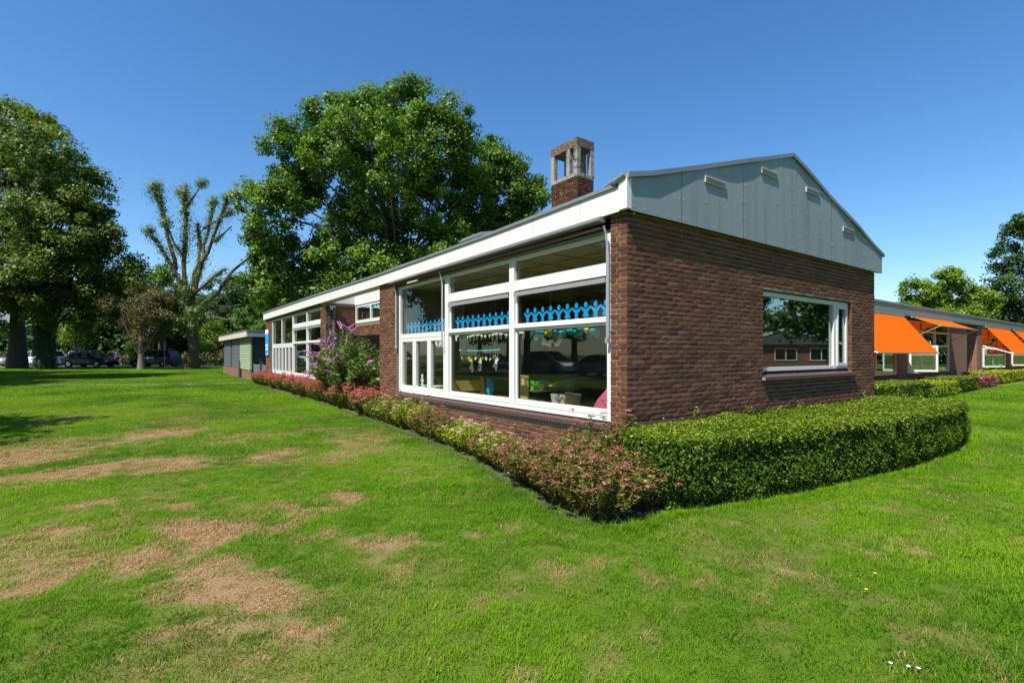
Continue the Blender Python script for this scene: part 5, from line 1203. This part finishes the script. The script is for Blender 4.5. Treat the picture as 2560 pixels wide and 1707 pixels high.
for k in range(40):
    tp, dr, _ = tips[k]; o = obj('flower_spike', sp_me[k % 3], bu, tuple(tp)); dv = Vector(dr) + Vector((rg.uniform(-0.9, 0.9), rg.uniform(-0.9, 0.9), rg.uniform(-0.7, 0.1)))
    o.rotation_mode = 'QUATERNION'; o.rotation_quaternion = dv.to_track_quat('Z', 'Y'); sc = rg.uniform(0.75, 1.25); o.scale = (sc, sc, sc)

# ------------------------------------------------------------------ cars
for nme, c in (('black', (0.010, 0.011, 0.014)), ('navy', (0.012, 0.014, 0.022)), ('silver', (0.42, 0.44, 0.46)), ('offwhite', (0.70, 0.71, 0.72))):
    m, nt, b, _ = newmat('car_paint_' + nme); b.inputs['Base Color'].default_value = (*c, 1); b.inputs['Roughness'].default_value = 0.35; b.inputs['Coat Weight'].default_value = 0.25
    b.inputs['Metallic'].default_value = 0.4 if nme == 'silver' else 0.0; M['car_' + nme] = m
M['car_glass'] = plain('car_glass', (0.015, 0.018, 0.02), 0.05, 0.05); M['tyre'] = plain('tyre_rubber', (0.015, 0.015, 0.015), 0.9, 0.2); M['rim'] = plain('alloy_rim', (0.45, 0.45, 0.46), 0.35, 0.1, metal=0.7)
M['lamp_red'] = plain('tail_lamp_red', (0.4, 0.01, 0.01), 0.2, 0.05); M['lamp_clear'] = plain('headlamp_lens', (0.6, 0.62, 0.65), 0.1, 0.05)
def car(loc, rz_, paint, label, body, cabin, roofz, group=None, wheels=(1.35, -1.35), wr=0.32):
    o = empty('parked_car', loc, rz_); tag(o, label, 'car', group)
    def ring(x, zb, zt2, w): return [(x, -w * 0.92, zb), (x, -w, zb + 0.14), (x, -w, zt2 - 0.20), (x, -w * 0.86, zt2), (x, w * 0.86, zt2), (x, w, zt2 - 0.20), (x, w, zb + 0.14), (x, w * 0.92, zb)]
    mb = MB(); vs = []; fs = []
    for x, zt2, w in body: vs += ring(x, 0.22, zt2, w)
    for i in range(len(body) - 1):
        for j in range(8): fs.append((i * 8 + j, i * 8 + (j + 1) % 8, (i + 1) * 8 + (j + 1) % 8, (i + 1) * 8 + j))
    fs += [tuple(range(7, -1, -1)), tuple(range((len(body) - 1) * 8, len(body) * 8))]
    mb.add(vs, fs); mb.build('body', M['car_' + paint], o, smooth_=False)
    mb = MB(); vs = []; fs = []
    for x, z0, z1, w0, w1 in cabin: vs += [(x, -w0, z0), (x, -w1, z1), (x, w1, z1), (x, w0, z0)]
    for i in range(len(cabin) - 1):
        for j in range(3): fs.append((i * 4 + j, i * 4 + j + 1, (i + 1) * 4 + j + 1, (i + 1) * 4 + j))
    fs += [(3, 2, 1, 0), tuple(range((len(cabin) - 1) * 4, len(cabin) * 4))]
    mb.add(vs, fs); mb.build('window_glass', M['car_glass'], o)
    mb = MB(); mid = [c for c in cabin if c[2] > roofz - 0.06]; vs = []; fs = []
    for x, z0, z1, w0, w1 in mid: vs += [(x, -w1 - 0.012, z1 - 0.03), (x, -w1 * 0.9, z1 + 0.022), (x, w1 * 0.9, z1 + 0.022), (x, w1 + 0.012, z1 - 0.03)]
    for i in range(len(mid) - 1):
        for j in range(4): fs.append((i * 4 + j, i * 4 + (j + 1) % 4, (i + 1) * 4 + (j + 1) % 4, (i + 1) * 4 + j))
    fs += [(3, 2, 1, 0), tuple(range((len(mid) - 1) * 4, len(mid) * 4))]
    mb.add(vs, fs); mb.build('roof', M['car_' + paint], o)
    mb = MB()
    for sy in (-1, 1):
        for x, z0, z1, w0, w1 in cabin[1:-1]: mb.tube([(x, sy * (w0 + 0.008), z0 - 0.02), (x, sy * (w1 + 0.008), z1)], 0.028, 5)
        mb.tube([(cabin[0][0], sy * (cabin[0][3] - 0.03), cabin[0][1])] + [(c[0], sy * (c[4] + 0.002), c[2]) for c in mid[:1]], 0.03, 5); mb.tube([(cabin[-1][0], sy * (cabin[-1][3] - 0.03), cabin[-1][1]), (mid[-1][0], sy * mid[-1][4], mid[-1][2])], 0.03, 5)
    mb.build('pillar', M['car_' + paint], o)
    wid = max(w for _, _, w in body)
    for x in wheels:
        for sy in (-1, 1):
            mb = MB(); mb.lathe([(wr * 0.62, -0.1), (wr, -0.09), (wr, 0.09), (wr * 0.62, 0.1)], (x, sy * (wid - 0.085), wr), 20, 0, 'y'); wo = mb.build('wheel', M['tyre'], o)
            mb = MB(); mb.lathe([(wr * 0.64, -0.02), (wr * 0.60, 0.0), (wr * 0.2, 0.012), (0.01, 0.0)], (x, sy * (wid + 0.006), wr), 14, 0, 'y'); mb.build('rim', M['rim'], wo)
            mb = MB(); mb.lathe([(wr * 1.17, -0.002), (wr * 1.17, 0.002)], (x, sy * (wid + 0.001), wr), 20, 0, 'y'); mb.build('wheel_arch', M['tyre'], wo)
    xf, zf, wf = body[-2]; xb, zb_, wb = body[1]
    for sy in (-1, 1):
        mb = MB(); mb.box(xf - 0.02, xf + 0.19, sy * (wf - 0.20) - 0.14, sy * (wf - 0.20) + 0.14, zf - 0.22, zf - 0.08); mb.build('headlight', M['lamp_clear'], o)
        mb = MB(); mb.box(xb - 0.08, xb + 0.06, sy * (wb - 0.12) - 0.12, sy * (wb - 0.12) + 0.12, zb_ - 0.24, zb_ - 0.07); mb.build('tail_light', M['lamp_red'], o)
        mb = MB(); mb.box(cabin[-1][0] - 0.45, cabin[-1][0] - 0.30, sy * (wid + 0.08) - 0.08, sy * (wid + 0.08) + 0.08, 0.98, 1.10); mb.build('mirror', M['car_' + paint], o)
    return o
SALOON = ([(-2.28, 0.62, 0.66), (-2.15, 0.90, 0.78), (-1.4, 1.00, 0.86), (-0.5, 0.98, 0.88), (0.7, 0.96, 0.88), (1.35, 0.90, 0.87), (2.0, 0.76, 0.82), (2.28, 0.58, 0.68)], [(-1.85, 0.96, 0.97, 0.72, 0.70), (-1.05, 0.95, 1.37, 0.80, 0.60), (-0.3, 0.94, 1.45, 0.82, 0.60), (0.35, 0.93, 1.41, 0.82, 0.60), (1.25, 0.90, 0.92, 0.80, 0.76)], 1.41)
ESTATE = ([(-2.2, 0.70, 0.72), (-2.1, 1.05, 0.84), (-1.4, 1.08, 0.89), (-0.3, 1.05, 0.90), (0.7, 1.02, 0.90), (1.3, 0.96, 0.89), (1.95, 0.80, 0.84), (2.2, 0.6, 0.70)], [(-2.1, 1.04, 1.06, 0.80, 0.78), (-1.85, 1.04, 1.60, 0.82, 0.68), (-0.8, 1.03, 1.66, 0.84, 0.68), (0.2, 1.02, 1.64, 0.84, 0.66), (1.45, 0.93, 0.96, 0.80, 0.76)], 1.6)
HATCH = SALOON
GZ_ = 0.275
car((-41.0, 49.2, GZ_), 0.0, 'black', 'black saloon car parked behind the two chestnut trunks', *SALOON)
car((-36.1, 51.2, GZ_), math.pi, 'navy', 'dark estate car parked behind the small olive-brown tree', *ESTATE)
car((-50.6, 54.2, GZ_), math.pi, 'offwhite', 'white tall car seen between the chestnut trunks', *ESTATE, wr=0.36)
car((-55.0, 52.6, GZ_), 0.3, 'silver', 'silver car at the edge of the thick bare trunk', *SALOON)
car((-48.0, 57.8, GZ_), 0.1, 'offwhite', 'white car half hidden behind the ivy-wrapped trunk', *ESTATE)
RS = ROT + math.pi / 2
for i, (s, t, pt, sh_, lb) in enumerate(((19.5, -20.2, 'silver', SALOON, 'silver saloon on the side road, reflected in the widest pane'), (25.2, -20.2, 'silver', ESTATE, 'silver estate car on the side road, reflected in the widest pane'), (33.0, -20.2, 'navy', SALOON, 'dark car on the side road beyond two silver cars'), (52, -20.2, 'offwhite', ESTATE, 'white car far along the side road'))):
    p = W(t, s); car((p.x, p.y, float(terrain(p.x, p.y)) + 0.035), RS + math.pi, pt, lb, *sh_)
# passer-by behind the cars
sk = bpy.data.meshes.new('person'); J_ = [(0, 0, 0.92), (0, 0, 1.2), (0, 0, 1.45), (0, 0, 1.56), (0, 0.0, 1.70), (-0.09, 0, 0.88), (-0.10, 0.03, 0.48), (-0.10, 0, 0.08), (-0.10, -0.12, 0.04), (0.09, 0, 0.88), (0.11, -0.05, 0.48), (0.11, 0.03, 0.08), (0.11, -0.09, 0.04), (-0.19, 0, 1.40), (-0.25, 0.02, 1.12), (-0.24, -0.08, 0.88), (0.19, 0, 1.40), (0.25, 0.02, 1.12), (0.24, -0.08, 0.88)]
sk.from_pydata(J_, [(0, 1), (1, 2), (2, 3), (3, 4), (0, 5), (5, 6), (6, 7), (7, 8), (0, 9), (9, 10), (10, 11), (11, 12), (2, 13), (13, 14), (14, 15), (2, 16), (16, 17), (17, 18)], []); sk.update()
pe = obj('person', sk, None, (-42.8, 54.9, 0.27)); md = pe.modifiers.new('skin', 'SKIN'); pe.modifiers.new('sub', 'SUBSURF').levels = 1
RAD = [0.15, 0.15, 0.15, 0.06, 0.105, 0.10, 0.07, 0.045, 0.04, 0.10, 0.07, 0.045, 0.04, 0.07, 0.05, 0.035, 0.07, 0.05, 0.035]
for i, r in enumerate(RAD): sk.skin_vertices[0].data[i].radius = (r, r * 0.85)
sk.skin_vertices[0].data[0].use_root = True
m, nt, b, _ = newmat('person_clothes'); sx = nd(nt, 'ShaderNodeSeparateXYZ'); nt.links.new(nd(nt, 'ShaderNodeTexCoord').outputs['Object'], sx.inputs[0])
cr_ = ramp(nt, math_(nt, 'DIVIDE', sx.outputs[2], 1.85), [(0.0, (0.03, 0.03, 0.05)), (0.50, (0.55, 0.53, 0.52)), (0.80, (0.40, 0.22, 0.16)), (0.93, (0.08, 0.05, 0.03))]); cr_.node.color_ramp.interpolation = 'CONSTANT'
nt.links.new(cr_, b.inputs['Base Color']); sk.materials.append(m)
tag(pe, 'person in a pale top standing behind the black saloon', 'person')
# traffic sign seen edge-on
mb = MB(); mb.tube([(0, 0, 0), (0, 0, 2.6)], 0.04, 8); so = obj('sign_post', mb.mesh('sign_post', M['steel']), None, ((411 - 1280) / FPX * 46.5, 46.5, 0.2)); tag(so, 'grey signpost on the verge right of the dark estate car', 'sign')
mb = MB(); mb.box(-0.10, 0.10, -0.16, 0.16, 1.75, 2.45); mb.build('sign_plate', M['steel'], so, rz=0.5)

# ------------------------------------------------------------------ houses
def house(name, label, loc, rz_, wdt, dep, hgt, storeys, wallm, nwin, gable=None):
    o = empty(name, loc, rz_); tag(o, label, 'house')
    mb = MB(); mb.box(-wdt / 2, wdt / 2, 0, dep, 0, hgt); mb.build('wall', wallm, o)
    if gable:
        mb = MB(); mb.prism([(-wdt / 2 - 0.3, hgt), (wdt / 2 + 0.3, hgt), (0, hgt + gable)], lambda a, z, d_: (a, d_, z), -0.35, dep + 0.3); mb.build('roof', M['roof'], o)
        mb = MB()
        for sg_ in (-1, 1): mb.hexa([(sg_ * (wdt / 2 + 0.32), -0.40, hgt - 0.1), (0, -0.40, hgt + gable - 0.1), (0, -0.36, hgt + gable - 0.1), (sg_ * (wdt / 2 + 0.32), -0.36, hgt - 0.1), (sg_ * (wdt / 2 + 0.32), -0.40, hgt + 0.15), (0, -0.40, hgt + gable + 0.15), (0, -0.36, hgt + gable + 0.15), (sg_ * (wdt / 2 + 0.32), -0.36, hgt + 0.15)])
        mb.build('barge_board', M['white'], o)
    else:
        mb = MB(); mb.box(-wdt / 2 - 0.15, wdt / 2 + 0.15, -0.15, dep + 0.1, hgt + 0.003, hgt + 0.35); mb.build('roof', M['white'], o)
    sh_ = hgt / storeys; st = wdt / nwin
    for i in range(storeys):
        for j in range(nwin):
            x0 = -wdt / 2 + (j + 0.18) * st; x1 = -wdt / 2 + (j + 0.82) * st; z0 = i * sh_ + sh_ * 0.28; z1 = i * sh_ + sh_ * 0.84
            mb = MB(); mb.box(x0, x1, -0.06, 0.02, z0, z0 + 0.1); mb.box(x0, x1, -0.06, 0.02, z1 - 0.1, z1); mb.box(x0, x0 + 0.1, -0.059, 0.02, z0 + 0.1, z1 - 0.1); mb.box(x1 - 0.1, x1, -0.059, 0.02, z0 + 0.1, z1 - 0.1); mb.box((x0 + x1) / 2 - 0.05, (x0 + x1) / 2 + 0.05, -0.059, 0.02, z0 + 0.1, z1 - 0.1)
            wo = mb.build('window', M['white'], o); mb = MB(); mb.box(x0 + 0.1, x1 - 0.1, -0.02, -0.012, z0 + 0.1, z1 - 0.1); mb.build('pane', M['car_glass'], wo)
    return o
M['blockwall'] = plain('grey_blue_cladding', (0.30, 0.34, 0.38), 0.8, 0.1)
house('apartment_house', 'grey-blue apartment house with white windows behind the chestnut trunks', (-72.0, 66, 0.2), 0.12, 16, 9, 9, 3, M['blockwall'], 5)
hr = house('brick_house', 'low brick house with white barge boards standing right of the wing', (64, 20.0, 0.0), R(-98), 12, 10, 2.7, 1, M['brick_far'], 3, 1.9)

# ------------------------------------------------------------------ little flowers in the grass
def daisy(X, Y, yellow, label, grp):
    z = float(ground_z(np.float64(X), np.float64(Y))); o = empty('dandelion' if yellow else 'daisy', (X, Y, z)); tag(o, label, 'flower', grp)
    mb = MB(); mb.tube([(0, 0, 0), (0.004, 0.002, 0.05), (0.006, 0.0, 0.085)], 0.0016, 5); mb.build('stem', M['leaf_green'], o)
    mb = MB(); k = 14
    for i in range(k):
        a = 2 * math.pi * i / k; r = 0.022; c, s_ = math.cos(a), math.sin(a); p = (0.006, 0, 0.086)
        mb.add([(p[0] + c * 0.004, p[1] + s_ * 0.004, p[2]), (p[0] + c * 0.016 - s_ * 0.005, p[1] + s_ * 0.016 + c * 0.005, p[2] + 0.004), (p[0] + c * r, p[1] + s_ * r, p[2] + 0.003), (p[0] + c * 0.016 + s_ * 0.005, p[1] + s_ * 0.016 - c * 0.005, p[2] + 0.004)], [(0, 1, 2, 3)])
    mb.build('petal', M['yellow'] if yellow else M['white_paper'], o)['kind'] = 'stuff'
    o.scale = (0.5, 0.5, 0.5) if yellow else (0.42, 0.42, 0.42)
    mb = MB(); mb.lathe([(0.006, 0.085), (0.007, 0.089), (0.003, 0.092)], (0.006, 0, 0), 8); mb.build('flower_centre', M['yellow'], o)
for X, Y in ((1.80, 2.41), (1.865, 2.385), (1.90, 2.37)): daisy(X, Y, False, 'white daisy in the short grass', 'white daisies in the lawn')
for X, Y in ((2.42, 3.38), (2.2, 3.15)): daisy(X, Y, True, 'small yellow dandelion in the short grass', 'yellow dandelions in the lawn')

# ------------------------------------------------------------------ grass blades
m, nt, b, out = newmat('grass_blade')
dry = nd(nt, 'ShaderNodeAttribute', attribute_name='dry', attribute_type='INSTANCER').outputs['Fac']
hue = nd(nt, 'ShaderNodeAttribute', attribute_name='hue', attribute_type='INSTANCER').outputs['Fac']
br = nd(nt, 'ShaderNodeAttribute', attribute_name='br').outputs['Fac']
tipa = nd(nt, 'ShaderNodeAttribute', attribute_name='tip').outputs['Fac']
mixv = math_(nt, 'ADD', math_(nt, 'MULTIPLY', hue, 0.6), math_(nt, 'MULTIPLY', br, 0.4))
gcol = ramp(nt, mixv, [(0.15, (0.032, 0.120, 0.005)), (0.5, (0.088, 0.228, 0.006)), (0.85, (0.18, 0.33, 0.009))])
gcol = mixcol(nt, math_(nt, 'MULTIPLY', tipa, 0.3), gcol, (0.21, 0.32, 0.012))
scol = ramp(nt, br, [(0.0, (0.13, 0.085, 0.035)), (0.5, (0.35, 0.215, 0.095)), (1.0, (0.56, 0.40, 0.20))])
df = math_(nt, 'MULTIPLY', math_(nt, 'SUBTRACT', math_(nt, 'ADD', dry, math_(nt, 'MULTIPLY', math_(nt, 'FRACT', math_(nt, 'MULTIPLY', br, 13.7)), 0.75)), 0.73), 5.0, True)
colr = mixcol(nt, df, gcol, scol)
nt.links.new(colr, b.inputs['Base Color']); b.inputs['Roughness'].default_value = 0.6; b.inputs['Specular IOR Level'].default_value = 0.12
tr = nd(nt, 'ShaderNodeBsdfTranslucent'); nt.links.new(mixcol(nt, 1.0, colr, (1.2, 1.25, 0.7), 'MULTIPLY'), tr.inputs[0])
mx = nd(nt, 'ShaderNodeMixShader'); mx.inputs[0].default_value = 0.35; nt.links.new(b.outputs[0], mx.inputs[1]); nt.links.new(tr.outputs[0], mx.inputs[2]); nt.links.new(mx.outputs[0], out.inputs[0])
M['grass'] = m
def clump(seed, n, rad, h, w, flat=0.0):
    rg = rng_of(seed); V = []; Q = []; T = []; B = []; tp = []
    for k in range(n):
        a = rg.uniform(0, 6.28); r = rad * math.sqrt(rg.random()); x, y = r * math.cos(a), r * math.sin(a); d = rg.uniform(0, 6.28); hh = h * rg.uniform(0.5, 1.25); bend = hh * rg.uniform(0.25, 1.1 + flat); ww = w * rg.uniform(0.7, 1.3)
        px, py_ = -math.sin(d) * ww / 2, math.cos(d) * ww / 2; dx, dy_ = math.cos(d), math.sin(d); o = len(V)
        V += [(x - px, y - py_, 0), (x + px, y + py_, 0), (x + dx * bend * 0.35 - px * 0.8, y + dy_ * bend * 0.35 - py_ * 0.8, hh * 0.62), (x + dx * bend * 0.35 + px * 0.8, y + dy_ * bend * 0.35 + py_ * 0.8, hh * 0.62), (x + dx * bend, y + dy_ * bend, hh * (0.98 - 0.25 * flat))]
        Q += [(o, o + 1, o + 3, o + 2), (o + 2, o + 3, o + 4)]; B += [rg.random()] * 5; T += [0, 0, 0.6, 0.6, 1]
    me = bpy.data.meshes.new('grass_clump'); me.from_pydata(V, [], Q); me.update(); me.materials.append(M['grass'])
    for nme, val in (('br', B), ('tip', T)): at_ = me.attributes.new(nme, 'FLOAT', 'POINT'); at_.data.foreach_set('value', val)
    return bpy.data.objects.new('grass_clump', me)
clumps = [clump(400 + k, 32, 0.075, 0.034, 0.0033, 0.25) for k in range(4)] + [clump(410, 30, 0.075, 0.034, 0.0042, 0.6), clump(411, 30, 0.075, 0.032, 0.0042, 0.7)] + [clump(420 + k, 34, 0.15, 0.038, 0.0058, 0.25) for k in range(2)] + [clump(425, 34, 0.15, 0.034, 0.006, 0.8)] + [clump(430 + k, 44, 0.32, 0.046, 0.015, 0.3) for k in range(2)] + [clump(435, 16, 0.05, 0.11, 0.004)]
rg = rng_of(500); PT = []; IDX = []; SCL = []; DRY = []; HUE = []
def zone(y0, y1, dens, green, dryi, scale):
    n = int((y1 - y0) * (2.3 * y1 + 5) * dens); X = rg.uniform(-1.15 * y1 - 2.5, 1.15 * y1 + 2.5, n); Y = rg.uniform(y0, y1, n)
    ok = np.abs(X) < 1.15 * Y + 2.5; X, Y = X[ok], Y[ok]
    t, s = uv_of(X, Y)
    bad = (t > -0.05) & (t < 8) & (s > -0.05) & (s < 21.7)
    bad |= (t > bed_edge(s) + 0.06 + 0.10 * vnoise(X * 4, Y * 4)) & (t < 0.3) & (s > -1.0) & (s < 22.8)
    bad |= in_poly(t - 0.09, s - 0.05, BED + [(0.3, -1.0)])
    bad |= in_poly(t, s, [(a + (0.06 if a < 3 else -0.06) * 0, b_ + 0.06) for a, b_ in HEDGE] + [(7, 0), (0, 0)])
    bad |= (t > -0.1) & (s > 25.2) & (s < 37) & (t < 6)
    bad |= (t > 9.5) & (s > 1.4) & (t < 60)
    bad |= np.abs(Y - (24.15 + (X + 12.3) * 0.135 + 0.12 * np.sin(X * 0.5))) < 0.36 * (X < -12) * (0.6 + 0.8 * vnoise(X * 2, Y * 2))
    bad |= (Y > 47.0) | ((t < -18.4) & (t > -24.8))
    X, Y = X[~bad], Y[~bad]; n = len(X); d = dryness(X, Y)
    keep = rg.random(n) > 0.10 * d; X, Y, d = X[keep], Y[keep], d[keep]; n = len(X)
    z = terrain(X, Y) + 0.015 * (fbm(X * 0.7, Y * 0.7) - 0.5) * (Y < 40)
    big = fbm(X * 0.55 + 70, Y * 0.55 + 20, 4); hue = np.clip(0.5 + 1.9 * (big - 0.5) + 0.9 * (fbm(X * 3.0, Y * 3.0, 3) - 0.5) + 0.05 * np.clip((X - 0.5) / 3, -1, 1) + 0.10 * np.sin((X * 0.55 + Y * 0.83) * 1.6), 0, 1)
    lush = smooth(0.50, 0.70, fbm(X * 0.9 + 33, Y * 0.9 + 3))
    sc = scale * (0.75 + 0.5 * rg.random(n)) * (0.85 + 0.3 * lush) * (1 - 0.30 * d)
    IDX.append(np.where(d > 0.5, rg.choice(dryi, n), rg.choice(green, n))); PT.append(np.stack([X, Y, z], 1)); SCL.append(sc); DRY.append(d); HUE.append(hue)
zone(1.2, 7.0, 300, [0, 1, 2, 3], [4, 5], 1.0)
zone(7.0, 16.0, 95, [6, 7], [8], 1.0)
zone(16.0, 47.0, 28, [9, 10], [9, 10], 1.0)
# longer tufts left by the mower along the hedge and bed
ed = []
for q in np.linspace(0, 1, 520):
    i = q * 6.999; k = int(i); f_ = i - k
    a, b_ = HEDGE[min(k, 6)], HEDGE[min(k + 1, 7)]
    if 1 <= k <= 5: p = W(a[0] + (b_[0] - a[0]) * f_, a[1] + (b_[1] - a[1]) * f_ - 0.05 - abs(rg.normal()) * 0.05); ed.append((p.x, p.y))
for s in np.arange(-1.1, 12, 0.035): p = W(float(bed_edge(s)) + 0.06 - abs(rg.normal()) * 0.06, s); ed.append((p.x, p.y))
for _ in range(160): p = W(rg.uniform(-1.35, -0.6), -1.12 - abs(rg.normal()) * 0.05); ed.append((p.x, p.y))
ed = np.array(ed); n = len(ed); PT.append(np.concatenate([ed, ground_z(ed[:, 0], ed[:, 1])[:, None]], 1)); IDX.append(np.full(n, 11)); SCL.append(rg.uniform(0.35, 0.8, n)); DRY.append(np.zeros(n)); HUE.append(rg.uniform(0.35, 0.8, n))
PT = np.concatenate(PT); IDX = np.concatenate(IDX).astype(np.int32); SCL = np.concatenate(SCL); DRY = np.concatenate(DRY); HUE = np.concatenate(HUE)
gm = bpy.data.meshes.new('grass'); gm.vertices.add(len(PT)); gm.vertices.foreach_set('co', PT.astype(np.float32).ravel()); gm.update()
for nme, val in (('scl', SCL), ('dry', DRY), ('hue', HUE), ('rot', rg.uniform(0, 6.283, len(PT)))): a_ = gm.attributes.new(nme, 'FLOAT', 'POINT'); a_.data.foreach_set('value', val.astype(np.float32))
a_ = gm.attributes.new('vid', 'INT', 'POINT'); a_.data.foreach_set('value', IDX)
gm.materials.append(M['grass'])
go = obj('grass', gm); tag(go, 'short mown grass blades, yellowed in dry patches', kind='stuff')
ng = bpy.data.node_groups.new('grass_scatter', 'GeometryNodeTree'); ng.interface.new_socket('Geometry', in_out='INPUT', socket_type='NodeSocketGeometry'); ng.interface.new_socket('Geometry', in_out='OUTPUT', socket_type='NodeSocketGeometry')
N_ = ng.nodes; gi = N_.new('NodeGroupInput'); gout = N_.new('NodeGroupOutput'); iop = N_.new('GeometryNodeInstanceOnPoints'); join = N_.new('GeometryNodeJoinGeometry')
for c in reversed(clumps):
    oi = N_.new('GeometryNodeObjectInfo'); oi.inputs['Object'].default_value = c; oi.inputs['As Instance'].default_value = True; ng.links.new(oi.outputs['Geometry'], join.inputs[0])
def named(nm, ty): q = N_.new('GeometryNodeInputNamedAttribute'); q.data_type = ty; q.inputs['Name'].default_value = nm; return q.outputs['Attribute']
ng.links.new(gi.outputs[0], iop.inputs['Points']); ng.links.new(join.outputs[0], iop.inputs['Instance']); iop.inputs['Pick Instance'].default_value = True
ng.links.new(named('vid', 'INT'), iop.inputs['Instance Index']); ng.links.new(named('scl', 'FLOAT'), iop.inputs['Scale'])
cxyz = N_.new('ShaderNodeCombineXYZ'); ng.links.new(named('rot', 'FLOAT'), cxyz.inputs[2]); ng.links.new(cxyz.outputs[0], iop.inputs['Rotation'])
ng.links.new(iop.outputs[0], gout.inputs[0])
go.modifiers.new('scatter', 'NODES').node_group = ng
